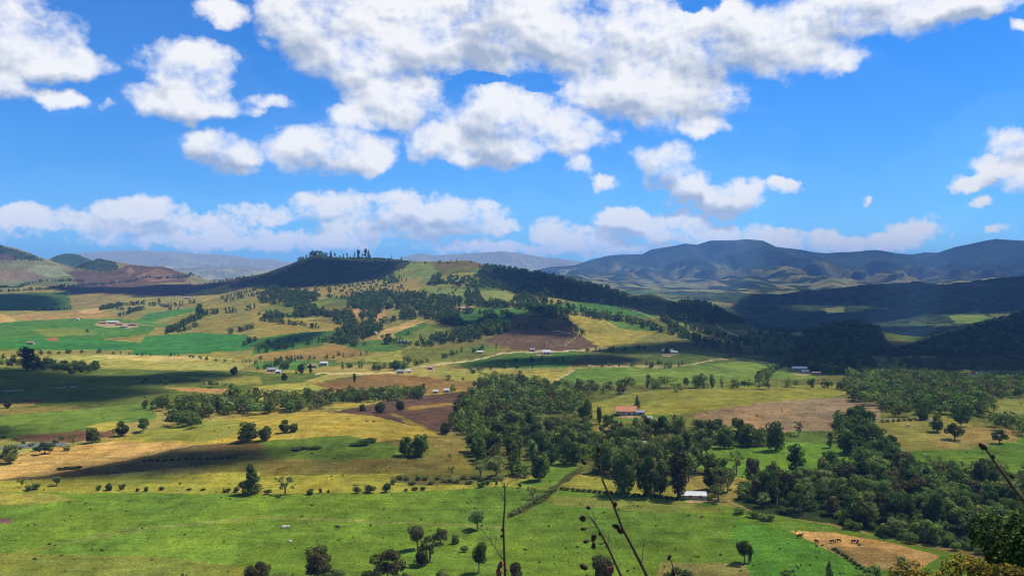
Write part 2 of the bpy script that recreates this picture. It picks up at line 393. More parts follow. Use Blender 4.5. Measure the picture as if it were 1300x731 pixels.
# ---- tracks (pale dirt) as narrow worn strips in the ground
def strip(col, pts, wpx, plow=0):
    for (x0, y0), (x1, y1) in zip(pts[:-1], pts[1:]):
        L = math.hypot(x1 - x0, y1 - y0); nx, ny = -(y1 - y0) / L, (x1 - x0) / L
        ex, ey = (x1 - x0) / L * 0.4, (y1 - y0) / L * 0.4
        field(col, [(x0 + nx * wpx - ex, y0 + ny * wpx - ey), (x1 + nx * wpx + ex, y1 + ny * wpx + ey), (x1 - nx * wpx + ex, y1 - ny * wpx + ey), (x0 - nx * wpx - ex, y0 - ny * wpx - ey)], plow)
strip((216,192,140), [(400,474),(440,474),(478,474),(500,473),(530,466),(560,462),(600,458),(640,448),(690,446),(735,445),(775,441)], 0.9)
strip((206,184,134), [(700,487),(712,479),(727,469)], 1.3)
strip((190,168,120), [(745,464),(800,465),(850,466),(880,462),(910,456),(940,455),(975,461),(1000,467)], 0.8)
strip((176,150,104), [(715,440),(735,425),(722,408),(712,400)], 0.7)
strip((190,168,120), [(790,388),(812,396),(830,404)], 0.7)
strip((200,180,130), [(905,408),(918,417),(930,426)], 0.6)
strip((88,86,46), [(646,657),(690,634),(706,622)], 1.8)
strip((92,92,48), [(690,630),(712,612),(740,594)], 3.2)
strip((150,130,90), [(124,409),(160,410),(215,416)], 0.6)
for hx_, hy_, hr_ in ((797,529,16),(1020,474,14),(850,450,12),(690,450,9),(588,394,8),(140,412,22),(165,415,10),(396,468,8),(345,473,10),(548,470,6),(884,636,14),(1236,479,16),(510,475,8)):
    field((186,160,112), [(hx_ + hr_ * math.cos(a) * (1 + .2 * math.sin(3 * a + hx_)), hy_ + hr_ * .16 * math.sin(a)) for a in np.linspace(0, 6.0, 10)])
strip((170,146,100), [(812,531),(835,532),(870,540),(905,538)], 0.6)
strip((150,142,80), [(20,700),(160,672),(330,655),(520,662),(640,668)], 0.5)
strip((150,142,80), [(24,702),(164,674),(334,657),(524,664),(640,670)], 0.4)
# canopy relief where scrub and forest cover far slopes
can = np.clip(TREEY, 0, 1)
amp = np.clip((YY - 1200) / 2500, 0, 1) * 9
tex = np.abs(perlin(XX / 13, YY / 16)) + 0.6 * np.abs(perlin(XX / 29 + 4, YY / 33))
ZZ = ZZ + can * amp * tex * np.where(YY > 6000, 0.0, 1)
CC = CC * (1 - can[..., None] * 0.35 * np.clip(perlin(XX / 40, YY / 44) * 2.5, -1, 1)[..., None])
# gentle large-scale wear everywhere
v = fbm(XX / 45, YY / 70, 4)[..., None]; v2 = fbm(XX / 9 + 3, YY / 14, 2)[..., None]
CC = CC * (1 + 0.30 * v + 0.20 * v2)
CC = CC * (1 + np.array([0.16, 0.06, -0.12]) * np.clip(fbm(XX / 90 + 40, YY / 150, 3), -.6, .6)[..., None])
CC = np.clip(CC * np.array([1.0, 1.0, 0.92]), 0.004, 0.8)

def mesh_np(name, V, Fq, uvless=True):
    """V (n,3), Fq (m,k) constant-size faces"""
    me = bpy.data.meshes.new(name)
    k = Fq.shape[1]
    me.vertices.add(len(V)); me.vertices.foreach_set('co', np.ascontiguousarray(V, np.float32).ravel())
    me.loops.add(Fq.size); me.loops.foreach_set('vertex_index', np.ascontiguousarray(Fq, np.int32).ravel())
    me.polygons.add(len(Fq)); me.polygons.foreach_set('loop_start', np.arange(0, Fq.size, k, dtype=np.int32))
    me.polygons.foreach_set('loop_total', np.full(len(Fq), k, np.int32))
    me.update(calc_edges=True)
    return me
def link(name, me, parent=None, mat=None):
    o = bpy.data.objects.new(name, me); COL.objects.link(o)
    if parent: o.parent = parent
    if mat is not None and not me.materials: me.materials.append(mat)
    return o
def tag(o, label=None, cat=None, group=None, kind=None):
    if label: o['label'] = label
    if cat: o['category'] = cat
    if group: o['group'] = group
    if kind: o['kind'] = kind
    return o
def empty(name, loc, rz=0.0):
    o = bpy.data.objects.new(name, None); COL.objects.link(o)
    o.empty_display_size = 0.2; o.location = loc; o.rotation_euler = (0, 0, rz)
    return o

# ------------------------------------------------------------------ materials
class NT:
    def __init__(s, tree): s.t = tree; s.t.nodes.clear()
    def n(s, typ, inputs=None, **kw):
        nd = s.t.nodes.new(typ)
        for k, v in kw.items(): setattr(nd, k, v)
        for k, v in (inputs or {}).items():
            if isinstance(v, bpy.types.NodeSocket): s.t.links.new(v, nd.inputs[k])
            else: nd.inputs[k].default_value = v
        return nd
    def math(s, op, a, b=0.0, c=0.0, clamp=False):
        return s.n('ShaderNodeMath', {0: a, 1: b, 2: c}, operation=op, use_clamp=clamp).outputs[0]
    def vm(s, op, a, b=(0, 0, 0), c=(0, 0, 0)):
        nd = s.n('ShaderNodeVectorMath', {0: a, 1: b}, operation=op)
        if op == 'MULTIPLY_ADD':
            if isinstance(c, bpy.types.NodeSocket): s.t.links.new(c, nd.inputs[2])
            else: nd.inputs[2].default_value = c
        return nd.outputs['Value'] if op in ('DOT_PRODUCT', 'LENGTH') else nd.outputs[0]
    def noise(s, vec, scale, detail=2.0, rough=0.5, dim='3D'):
        return s.n('ShaderNodeTexNoise', {'Vector': vec, 'Scale': scale, 'Detail': detail, 'Roughness': rough}, noise_dimensions=dim).outputs['Fac']
    def mix(s, f, a, b, mode='MIX'):
        nd = s.n('ShaderNodeMix', data_type='RGBA', blend_type=mode)
        for k, v in ((0, f), (6, a), (7, b)):
            if isinstance(v, bpy.types.NodeSocket): s.t.links.new(v, nd.inputs[k])
            else: nd.inputs[k].default_value = v if k == 0 or len(v) == 4 else (*v, 1)
        return nd.outputs[2]
def mat_new(name):
    m = bpy.data.materials.new(name); m.use_nodes = True
    return m, NT(m.node_tree)
def simple(name, col, rough=0.8, var=0.25, scale=2.0, metal=0.0, spec=0.2):
    m, t = mat_new(name)
    tc = t.n('ShaderNodeTexCoord').outputs['Object']
    f = t.noise(tc, scale, 4, 0.6)
    f = t.math('MULTIPLY_ADD', f, 2 * var, 1 - var)
    c = t.vm('SCALE', tuple(col)); sc = c.node; t.t.links.new(f, sc.inputs['Scale'])
    b = t.n('ShaderNodeBsdfPrincipled', {'Base Color': c, 'Roughness': rough, 'Metallic': metal, 'Specular IOR Level': spec})
    t.n('ShaderNodeOutputMaterial', {'Surface': b.outputs[0]})
    return m
def ground_mat():
    m, t = mat_new('terrain')
    col = t.n('ShaderNodeAttribute', attribute_name='tone').outputs['Color']
    plow = t.n('ShaderNodeAttribute', attribute_name='plough').outputs['Fac']
    pos = t.n('ShaderNodeNewGeometry').outputs['Position']
    pa = t.vm('MULTIPLY', pos, (1, 0.6, 1))
    n1 = t.noise(pa, 1.1, 4, 0.7)       # tufts
    n2 = t.noise(pa, 0.13, 3, 0.6)      # mottling
    n3 = t.noise(t.vm('MULTIPLY', pos, (0.25, 1.1, 1)), 0.22, 3, 0.6)
    f = t.math('MULTIPLY_ADD', n1, 2.2, -0.1)
    f2 = t.math('MULTIPLY_ADD', n2, 1.3, 0.35)
    f3 = t.math('MULTIPLY_ADD', n3, 1.0, 0.5)
    f = t.math('MULTIPLY', t.math('MULTIPLY', f, f2), f3)
    # furrows
    wv = t.n('ShaderNodeTexWave', {'Vector': t.vm('MULTIPLY', pos, (1, 0.35, 0)), 'Scale': 0.22, 'Distortion': 6.0, 'Detail': 2.0}, bands_direction='DIAGONAL').outputs['Fac']
    fur = t.math('MULTIPLY_ADD', t.math('MULTIPLY', plow, t.math('SUBTRACT', wv, 0.5)), 0.45, 1.0)
    f = t.math('MULTIPLY', f, fur)
    s = t.vm('SCALE', col); t.t.links.new(f, s.node.inputs['Scale'])
    # dry straw and lush tints at a few metres
    n4 = t.noise(pa, 0.05, 4, 0.6)
    tint = t.math('MULTIPLY', t.math('SUBTRACT', n4, 0.5), 2.4)
    tv = t.vm('SCALE', (0.30, 0.12, -0.05)); t.t.links.new(tint, tv.node.inputs['Scale'])
    tv = t.vm('ADD', tv, (1, 1, 1))
    c = t.vm('MULTIPLY', s, tv)
    bmp = t.n('ShaderNodeBump', {'Height': n1, 'Strength': 0.5, 'Distance': 0.6}).outputs[0]
    b = t.n('ShaderNodeBsdfDiffuse', {'Color': c, 'Roughness': 0.9, 'Normal': bmp})
    t.n('ShaderNodeOutputMaterial', {'Surface': b.outputs[0]})
    return m
GROUND = ground_mat()
nu, ny = XX.shape
V = np.stack([XX, YY, ZZ], -1).reshape(-1, 3)
idx = np.arange(nu * ny).reshape(nu, ny)
Fq = np.stack([idx[:-1, :-1], idx[1:, :-1], idx[1:, 1:], idx[:-1, 1:]], -1).reshape(-1, 4)
me = mesh_np('terrain', V, Fq)
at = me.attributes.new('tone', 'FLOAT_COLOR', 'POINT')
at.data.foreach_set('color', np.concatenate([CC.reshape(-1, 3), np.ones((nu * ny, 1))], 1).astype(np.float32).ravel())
at = me.attributes.new('plough', 'FLOAT', 'POINT'); at.data.foreach_set('value', PLOW.astype(np.float32).ravel())
me.polygons.foreach_set('use_smooth', np.ones(len(Fq), bool))
tag(link('terrain', me, mat=GROUND), kind='structure')

# ------------------------------------------------------------------ sun and sky
SUN_EL = R(58)
SA = math.atan2(0.90, 0.43)             # compass angle of the sun: mostly to the right, a little ahead
SD = np.array([math.sin(SA) * math.cos(SUN_EL), math.cos(SA) * math.cos(SUN_EL), math.sin(SUN_EL)])
sl = bpy.data.lights.new('sun', 'SUN'); sl.energy = 5.0; sl.angle = R(0.53); sl.color = (1.0, 0.94, 0.83)
so = bpy.data.objects.new('sun', sl); COL.objects.link(so)
from mathutils import Vector
so.rotation_euler = Vector(SD).to_track_quat('Z', 'Y').to_euler()
so.location = (0, 0, 500)

w = bpy.data.worlds.new("World"); scene.world = w; w.use_nodes = True
t = NT(w.node_tree)
sky = t.n('ShaderNodeTexSky', sky_type='NISHITA', sun_disc=False, sun_elevation=SUN_EL, sun_rotation=SA, altitude=2600.0, air_density=1.0, dust_density=1.1, ozone_density=3.0)
d = t.n('ShaderNodeTexCoord').outputs['Generated']
sx = t.n('ShaderNodeSeparateXYZ', {0: d})
az = t.math('ARCTAN2', sx.outputs[0], sx.outputs[1])
hx = t.vm('LENGTH', t.n('ShaderNodeCombineXYZ', {0: sx.outputs[0], 1: sx.outputs[1]}).outputs[0])
el = t.math('DIVIDE', sx.outputs[2], t.math('MAXIMUM', hx, 0.02))
S_ = 11.5  # 100 picture units = 1
Pv = t.n('ShaderNodeCombineXYZ', {0: t.math('MULTIPLY', az, S_), 1: t.math('MULTIPLY', el, S_)}).outputs[0]
def ae(px, py):
    a = math.atan((px - CX) / F); dd = ray(px, py)
    return a * S_, dd[2] / math.hypot(dd[0], dd[1]) * S_
blobs = [  # px, py, rx, ry, thinness
 (15,45,80,48,0,1),(70,78,62,24,0,1),(5,105,38,26,0,1),(75,126,36,13,.15,0),(137,133,14,9,.3,0),
 (245,88,54,36,0,1),(236,128,72,22,0,1),(280,115,28,28,0,0),(185,126,24,12,.1,0),(250,152,16,14,.3,0),(283,16,40,19,.25,0),(325,143,30,10,.55,0),
 (280,190,50,28,0,1),(412,188,82,34,0,1),(470,205,30,20,0,0),
 (405,25,78,52,0,1),(450,70,80,45,0,1),(520,40,120,62,0,1),(640,25,130,70,0,1),(760,40,140,62,0,1),(880,50,130,52,0,1),(990,55,95,46,0,1),(1090,15,120,36,0,1),(1220,2,110,22,0,1),(560,-20,260,60,0,0),(1062,70,40,24,.1,0),
 (505,128,72,36,0,1),(455,150,40,22,.1,0),(640,150,75,44,0,1),(560,180,46,34,0,1),(625,185,80,26,0,1),(720,165,60,34,0,1),(800,112,100,40,0,1),(865,125,78,40,0,1),(890,160,40,16,0,0),(590,205,48,14,.1,0),
 (738,208,28,20,.1,0),(764,230,22,13,.15,0),(845,212,40,32,0,1),(872,238,34,26,0,1),(922,252,46,24,0,1),(990,235,27,10,.1,0),
 (1283,185,32,22,.05,1),(1275,212,38,18,.1,1),(1235,231,32,11,.1,0),(1308,225,36,24,0,1),(1247,256,18,8,.2,0),(1266,287,15,8,.35,0),(1095,257,11,7,.4,0),(1298,30,16,14,.3,0),
 (45,275,90,16,.35,0),(180,268,58,20,.1,1),(130,288,150,14,.45,0),(275,284,60,17,.15,0),(345,272,64,16,.2,0),(402,262,54,20,.05,1),(455,284,60,18,.15,0),(500,268,70,26,0,1),(575,272,74,24,0,1),(620,288,42,14,.1,0),(520,294,130,12,.3,0),(690,288,40,18,.05,0),(740,300,70,14,.2,0),(800,283,44,20,0,1),(850,292,60,20,0,1),(900,300,70,16,.05,0),(985,304,50,14,.05,0),(1060,309,50,12,.1,0),(1125,306,50,14,.1,0),(1160,292,36,18,.15,0),(1025,300,40,10,.3,0),(330,130,40,14,.5,0),(730,315,260,12,.55,0),(300,305,330,16,.6,0),
]
nz = t.n('ShaderNodeTexNoise', {'Vector': Pv, 'Scale': 2.2, 'Detail': 4.0, 'Roughness': 0.55}, noise_dimensions='2D')
wr = t.vm('MULTIPLY_ADD', t.vm('SUBTRACT', nz.outputs['Color'], (.5, .5, .5)), (0.42, 0.30, 0), Pv)
def qsum(vec, sel):
    cur = None
    for (px, py, rx, ry, th, big) in sel:
        if py > 255: th *= 0.6
        if rx < 42 and len(sel) > 50: th += 0.18 if rx < 30 else .12
        cx, cy = ae(px, py); ix, iy = 100 / (rx * 1.0), 100 / (ry * 1.0)
        v_ = t.vm('MULTIPLY_ADD', vec, (ix, iy, 0), (-cx * ix, -cy * iy, math.sqrt(th)))
        q = t.vm('DOT_PRODUCT', v_, v_)
        cur = q if cur is None else t.math('SMOOTH_MIN', cur, q, 0.35)
    return cur
q0 = qsum(wr, blobs)
q1 = qsum(t.vm('ADD', wr, (0.05, 0.20, 0)), [b for b in blobs if b[5]])
D0 = t.math('SUBTRACT', 1.17, q0)
D1 = t.math('SUBTRACT', 1.13, q1)
# gaps of blue inside the big bank
hole = qsum(wr, [(612,100,38,8,0,0),(690,112,26,8,0,0),(885,4,24,12,0,0),(955,165,20,20,0,0)])
D0 = t.math('SUBTRACT', D0, t.math('MULTIPLY', t.math('SUBTRACT', 1.2, hole, clamp=True), 1.1))
# finer detail towards the horizon
na = t.noise(t.vm('MULTIPLY', Pv, (1, 1.25, 0)), 1.6, 7.0, 0.54, '2D')
nb = t.noise(t.vm('MULTIPLY_ADD', Pv, (1, 1.25, 0), (0.05, 0.085, 0)), 1.6, 4.0, 0.48, '2D')
nf = t.noise(t.vm('MULTIPLY', Pv, (1, 1.2, 0)), 9.0, 6.0, 0.62, '2D')
e0 = t.math('MULTIPLY_ADD', t.math('SUBTRACT', na, 0.5), 2.0, t.math('MINIMUM', D0, 0.75))
e0 = t.math('MULTIPLY_ADD', t.math('SUBTRACT', nf, 0.5), t.n('ShaderNodeMapRange', {0: sx.outputs[2], 1: 0.05, 2: 0.12, 3: 1.25, 4: 0.34}).outputs[0], e0)
# broken cloud added over the unseen rest of the sky, to whiten ambient light
nr = t.noise(d, 2.6, 6.0, 0.55)
outv = t.math('MAXIMUM', t.n('ShaderNodeMapRange', {0: sx.outputs[2], 1: 0.34, 2: 0.48}).outputs[0], t.n('ShaderNodeMapRange', {0: t.math('ABSOLUTE', az), 1: 0.60, 2: 0.75}).outputs[0])
er = t.math('MULTIPLY', t.math('MULTIPLY', t.math('SUBTRACT', nr, 0.51), 6.0), outv)
er = t.math('MULTIPLY', er, t.n('ShaderNodeMapRange', {0: sx.outputs[2], 1: -0.02, 2: 0.06}).outputs[0])
e0 = t.math('MAXIMUM', e0, er)
cov = t.n('ShaderNodeMapRange', {0: e0, 1: -0.10, 2: 0.85, 3: 0.0, 4: 1.0}, interpolation_type='SMOOTHSTEP').outputs[0]
# light side / grey underside shaded into the cloud colour: thicker above -> darker
rel = t.math('SUBTRACT', nb, na)
under = t.math('SUBTRACT', D1, D0)
sh = t.math('MULTIPLY_ADD', under, 1.3, t.math('MULTIPLY_ADD', rel, 2.8, 0.10))
thick = t.n('ShaderNodeMapRange', {0: e0, 1: 0.35, 2: 1.3, 3: 0.0, 4: 0.55}).outputs[0]
ns = t.noise(t.vm('MULTIPLY', Pv, (1, 1.7, 0)), 0.9, 3.0, 0.5, '2D')
sh = t.math('ADD', sh, t.math('MULTIPLY', t.math('SUBTRACT', ns, 0.5), 2.2))
sh = t.math('ADD', sh, thick, clamp=True)
ccol = t.mix(sh, (1.0, 1.0, 1.0), (0.42, 0.50, 0.64))
# clouds low over the horizon take the colour of the air in front of them
low = t.n('ShaderNodeMapRange', {0: sx.outputs[2], 1: 0.0, 2: 0.10, 3: 0.45, 4: 0.0}).outputs[0]
ccol = t.mix(outv, ccol, (0.44, 0.45, 0.46))
ccol = t.mix(low, ccol, (0.66, 0.80, 1.0))
covl = t.math('MULTIPLY', cov, 0.97)
# sky colour: deeper blue of a clear high-altitude sky
airy = t.n('ShaderNodeMapRange', {0: sx.outputs[2], 1: 0.0, 2: 0.30}, interpolation_type='SMOOTHSTEP').outputs[0]
skyc = t.vm('MULTIPLY', sky.outputs[0], t.mix(airy, (0.46, 0.96, 1.42), (0.16, 0.84, 1.52)))
skyc = t.vm('SCALE', skyc); skyc.node.inputs['Scale'].default_value = 1.0
cl = t.vm('SCALE', ccol); cl.node.inputs['Scale'].default_value = 1 / 0.11
fin = t.mix(covl, skyc, cl)
bg = t.n('ShaderNodeBackground', {'Color': fin, 'Strength': 0.0725})
t.n('ShaderNodeOutputWorld', {'Surface': bg.outputs[0]})
w.cycles.sampling_method = 'MANUAL'; w.cycles.sample_map_resolution = 512

# ------------------------------------------------------------------ haze
def haze():
    x0, x1, y0, y1, z0, z1 = -13000, 13000, -300, 17400, float(ZZ.min()) - 1.5, float(ZZ.max()) + 12
    V = np.array([(x, y, z) for x in (x0, x1) for y in (y0, y1) for z in (z0, z1)], float)
    Fa = np.array([(0,1,3,2),(4,6,7,5),(0,4,5,1),(2,3,7,6),(0,2,6,4),(1,5,7,3)])
    m, t = mat_new('haze')
    v = t.n('ShaderNodeVolumePrincipled', {'Color': (0.20, 0.45, 1.0, 1), 'Density': 6.3e-5, 'Anisotropy': 0.0})
    t.n('ShaderNodeOutputMaterial', {'Volume': v.outputs[0]})
    tag(link('haze', mesh_np('haze', V, Fa), mat=m), kind='stuff')
haze()

# ------------------------------------------------------------------ camera object
cd = bpy.data.cameras.new('camera'); cam = bpy.data.objects.new('camera', cd); COL.objects.link(cam)
cam.location = (0, 0, ZC); cam.rotation_euler = (R(90) - TH, 0, 0)
cd.sensor_width = 36; cd.lens = 36 * F / 1300; cd.clip_end = 60000; cd.clip_start = 0.1
cd.dof.use_dof = True; cd.dof.focus_distance = 600; cd.dof.aperture_fstop = 9
scene.camera = cam
scene.view_settings.view_transform = 'Standard'; scene.view_settings.look = 'None'; scene.view_settings.exposure = 0.6; scene.view_settings.gamma = 1
scene.cycles.max_bounces = 4; scene.cycles.diffuse_bounces = 2; scene.cycles.volume_bounces = 0; scene.cycles.transparent_max_bounces = 12
scene.cycles.use_denoising = True
scene.cycles.filter_width = 1.0

# ------------------------------------------------------------------ foliage
def leaf_mat(name, base, rnd=0.35):
    m, t = mat_new(name)
    c = t.n('ShaderNodeAttribute', attribute_name='leaf').outputs['Color']
    r = t.n('ShaderNodeObjectInfo').outputs['Random']
    k = t.math('MULTIPLY_ADD', r, 2 * rnd, 1 - rnd)
    s = t.vm('SCALE', c); t.t.links.new(k, s.node.inputs['Scale'])
    r2 = t.math('FRACT', t.math('MULTIPLY', r, 37.7))
    hue = t.mix(r2, tuple(base), tuple(np.array(base) * np.array([1.22, 1.06, 0.9])))
    c2 = t.vm('MULTIPLY', s, hue)
    a = t.n('ShaderNodeBsdfDiffuse', {'Color': c2})
    b = t.n('ShaderNodeBsdfTranslucent', {'Color': t.vm('MULTIPLY', c2, (1.2, 1.3, 0.7))})
    mx = t.n('ShaderNodeMixShader', {0: 0.25, 1: a.outputs[0], 2: b.outputs[0]})
    t.n('ShaderNodeOutputMaterial', {'Surface': mx.outputs[0]})
    return m
LEAF = leaf_mat('foliage', (0.100, 0.158, 0.040))
LEAFD = leaf_mat('dark foliage', (0.052, 0.088, 0.024))
LEAFO = leaf_mat('olive foliage', (0.125, 0.165, 0.055))
LEAFR = leaf_mat('brownish foliage', (0.074, 0.074, 0.036))
LEAFS = leaf_mat('wood foliage', (1, 1, 1), 0.0)
BARK = simple('bark', (0.14, 0.11, 0.085), 0.9, 0.35, 6)

def quads(C_, N_, size, r):
    """leaf-clump quads: centres, normals, half sizes -> verts (n*4,3)"""
    n = len(C_)
    a = r.normal(size=(n, 3)); a -= (a * N_).sum(1, keepdims=True) * N_; a /= np.linalg.norm(a, axis=1, keepdims=True) + 1e-9
    b = np.cross(N_, a)
    sa = (size * r.uniform(0.7, 1.3, n))[:, None]; sb = (size * r.uniform(0.45, 1.0, n))[:, None]
    bend = N_ * sa * r.uniform(-0.5, 0.2, n)[:, None]
    return np.stack([C_ - a * sa + bend, C_ - b * sb, C_ + a * sa + bend, C_ + b * sb], 1).reshape(-1, 3)
def lobes_for(kind, r):
    L = []
    if kind == 'round':
        L.append((0, 0, .60, .30, .28))
        for k in range(9):
            a = r.uniform(0, 6.28); q = r.uniform(.12, .30); L.append((q * math.cos(a), q * math.sin(a), r.uniform(.36, .80), r.uniform(.13, .20), r.uniform(.11, .18)))
    elif kind == 'dome':
        L.append((0, 0, .42, .34, .36))
        for k in range(12):
            a = r.uniform(0, 6.28); h = r.uniform(.16, .84); q = r.uniform(.14, .34) * math.sqrt(max(.1, 1 - ((h - .35) / .6) ** 2)); L.append((q * math.cos(a), q * math.sin(a), h, r.uniform(.13, .20), r.uniform(.11, .17)))
    elif kind == 'pyramid':
        for k in range(18):
            h = .10 + .84 * k / 17; q = .30 * (1 - h) ** .7; a = r.uniform(0, 6.28); L.append((q * math.cos(a) * .5, q * math.sin(a) * .5, h, q * .72 + .05, .10))
    elif kind == 'tall':
        for k in range(15):
            a = r.uniform(0, 6.28); h = r.uniform(.16, .90) if k > 5 else .2 + .13 * k; q = r.uniform(.02, .17) * (k > 5) * (1.15 - abs(h - .55)); L.append((q * math.cos(a), q * math.sin(a), h, r.uniform(.09, .14), r.uniform(.09, .14)))
    elif kind == 'cone':
        for k in range(12):
            h = .12 + .82 * k / 11; q = .22 * (1 - h) ** .8 + .025; a = r.uniform(0, 6.28); L.append((.03 * math.cos(a), .03 * math.sin(a), h, q, .08))
    elif kind == 'wide':
        for k in range(12):
            a = r.uniform(0, 6.28); q = r.uniform(.05, .46); L.append((q * math.cos(a), q * math.sin(a), r.uniform(.36, .80) - q * .3, r.uniform(.15, .23), r.uniform(.10, .16)))
    elif kind == 'airy':
        for k in range(13):
            a = r.uniform(0, 6.28); q = r.uniform(.05, .36); L.append((q * math.cos(a), q * math.sin(a), r.uniform(.35, .88), r.uniform(.07, .13), r.uniform(.06, .11)))
    else:  # shrub
        for k in range(8):
            a = r.uniform(0, 6.28); q = r.uniform(.0, .40); L.append((q * math.cos(a), q * math.sin(a), r.uniform(.3, .66), r.uniform(.2, .32), r.uniform(.2, .34)))
    return np.array(L)
def crown(kind, seed, nleaf, size, keep=0.8):
    r = np.random.default_rng(seed)
    L = lobes_for(kind, r)
    wts = L[:, 3] * L[:, 4]; wts /= wts.sum()
    k = r.choice(len(L), nleaf * 2, p=wts)
    dv = r.normal(size=(nleaf * 2, 3)); dv /= np.linalg.norm(dv, axis=1, keepdims=True)
    rad = r.uniform(0.55, 1.06, nleaf * 2) ** 0.6
    rr_ = np.stack([L[k, 3], L[k, 3], L[k, 4]], 1)
    C_ = L[k, :3] + dv * rr_ * rad[:, None]
    ph = r.uniform(0, 6.28, 3)
    cl = np.sin(C_[:, 0] * 21 + ph[0]) * np.sin(C_[:, 1] * 23 + ph[1]) * np.sin(C_[:, 2] * 25 + ph[2])
    ok = (r.random(len(C_)) < keep + cl * 1.1) & (C_[:, 2] > 0.015)
    C_ = C_[ok][:nleaf]; dv = dv[ok][:nleaf]
    N_ = dv + r.normal(size=C_.shape) * 0.55 + np.array([0, 0, .25]); N_ /= np.linalg.norm(N_, axis=1, keepdims=True)
    Vq = quads(C_, N_, size, r)
    tone = (1 + 0.35 * np.sin(C_[:, 0] * 13 + ph[2]) * np.sin(C_[:, 2] * 17 + C_[:, 1] * 11 + ph[0])) * r.uniform(.45, 1.6, len(C_))
    return Vq, tone
def leaf_mesh(name, Vq, rgb):
    n = len(Vq) // 4
    me = mesh_np(name, Vq, np.arange(n * 4).reshape(n, 4))
    a = me.attributes.new('leaf', 'FLOAT_COLOR', 'POINT')
    if rgb.ndim == 1: rgb = np.repeat(rgb[:, None], 3, 1)
    c = np.repeat(rgb, 4, 0)
    a.data.foreach_set('color', np.concatenate([c, np.ones((len(c), 1))], 1).astype(np.float32).ravel())
    return me
def tube(paths, seg=6):
    """paths: list of (points (n,3), radii (n,)) -> V, F quads"""
    Vs, Fs, o = [], [], 0
    for pts, rad in paths:
        pts = np.array(pts, float); n = len(pts)
        for i in range(n):
            tv = pts[min(i + 1, n - 1)] - pts[max(i - 1, 0)]; tv /= np.linalg.norm(tv) + 1e-9
            a = np.cross(tv, [0, 0, 1.0] if abs(tv[2]) < .9 else [1.0, 0, 0]); a /= np.linalg.norm(a); b = np.cross(tv, a)
            an = np.arange(seg) * 2 * np.pi / seg
            Vs.append(pts[i] + rad[i] * (np.cos(an)[:, None] * a + np.sin(an)[:, None] * b))
        for i in range(n - 1):
            for j in range(seg):
                Fs.append((o + i * seg + j, o + i * seg + (j + 1) % seg, o + (i + 1) * seg + (j + 1) % seg, o + (i + 1) * seg + j))
        if seg == 6:
            for q in (0, n - 1):
                bq = o + q * seg
                Fs.append((bq, bq + 1, bq + 2, bq + 3)); Fs.append((bq, bq + 3, bq + 4, bq + 5))
        o += n * seg
    return np.concatenate(Vs), np.array(Fs)
def trunk_mesh(kind, seed, lean=0.0):
    r = np.random.default_rng(seed + 99)
    th = {'round': .5, 'dome': .4, 'pyramid': .85, 'tall': .8, 'cone': .9, 'wide': .5, 'airy': .55}.get(kind, .4); rb = .026 if kind != 'wide' else .034
    top = np.array([lean + r.uniform(-.03, .03), r.uniform(-.03, .03), th])
    paths = [([(0, 0, -.03), (lean * .3, 0, th * .35), (lean * .7, .01, th * .7), top], [rb * 1.3, rb, rb * .7, rb * .35])]
    L = lobes_for(kind, np.random.default_rng(seed))
    for q in L[:8]:
        h = r.uniform(.3, .75) * th; s = np.array([lean * h, 0, h]); e = q[:3]
        paths.append(([s, (s + e) / 2 + np.array([0, 0, -.02]), e], [rb * .5, rb * .33, rb * .12]))
    V_, F_ = tube(paths)
    return mesh_np('trunk', V_, F_)
VAR = {}
spec = {'round': (3, 1500, .024), 'dome': (5, 1900, .025), 'pyramid': (1, 1600, .022), 'tall': (3, 1300, .021), 'cone': (2, 1100, .018), 'wide': (2, 1900, .026), 'airy': (2, 800, .018)}
for kind, (nv, nl, sz) in spec.items():
    for v_ in range(nv):
        sd = hash_ = sum(map(ord, kind)) * 7 + v_
        Vq, tone = crown(kind, sd, nl * 2, sz, 0.75 if kind != 'airy' else .6)
        VAR[(kind, v_)] = (leaf_mesh('crown', Vq, tone), trunk_mesh(kind, sd))
SHV = [leaf_mesh('shrub', *crown('shrub', 500 + k, 1300, .045, .8)) for k in range(4)]
LOD = {k: [crown(kk, 900 + i, nl, sz, .95) for i in range(5)] for k, kk, nl, sz in (('round','round',110,.085),('dome','dome',120,.085),('pyramid','pyramid',100,.07),('tall','tall',90,.07),('cone','cone',80,.06),('wide','wide',110,.09),('shrub','shrub',60,.16),('airy','airy',70,.07))}
LOD2 = {k: [crown(kk, 800 + i, nl, sz, .95) for i in range(5)] for k, kk, nl, sz in (('round','round',320,.05),('dome','dome',340,.05),('pyramid','pyramid',300,.045),('tall','tall',280,.042),('cone','cone',200,.04),('wide','wide',320,.05),('shrub','shrub',130,.11),('airy','airy',160,.045))}

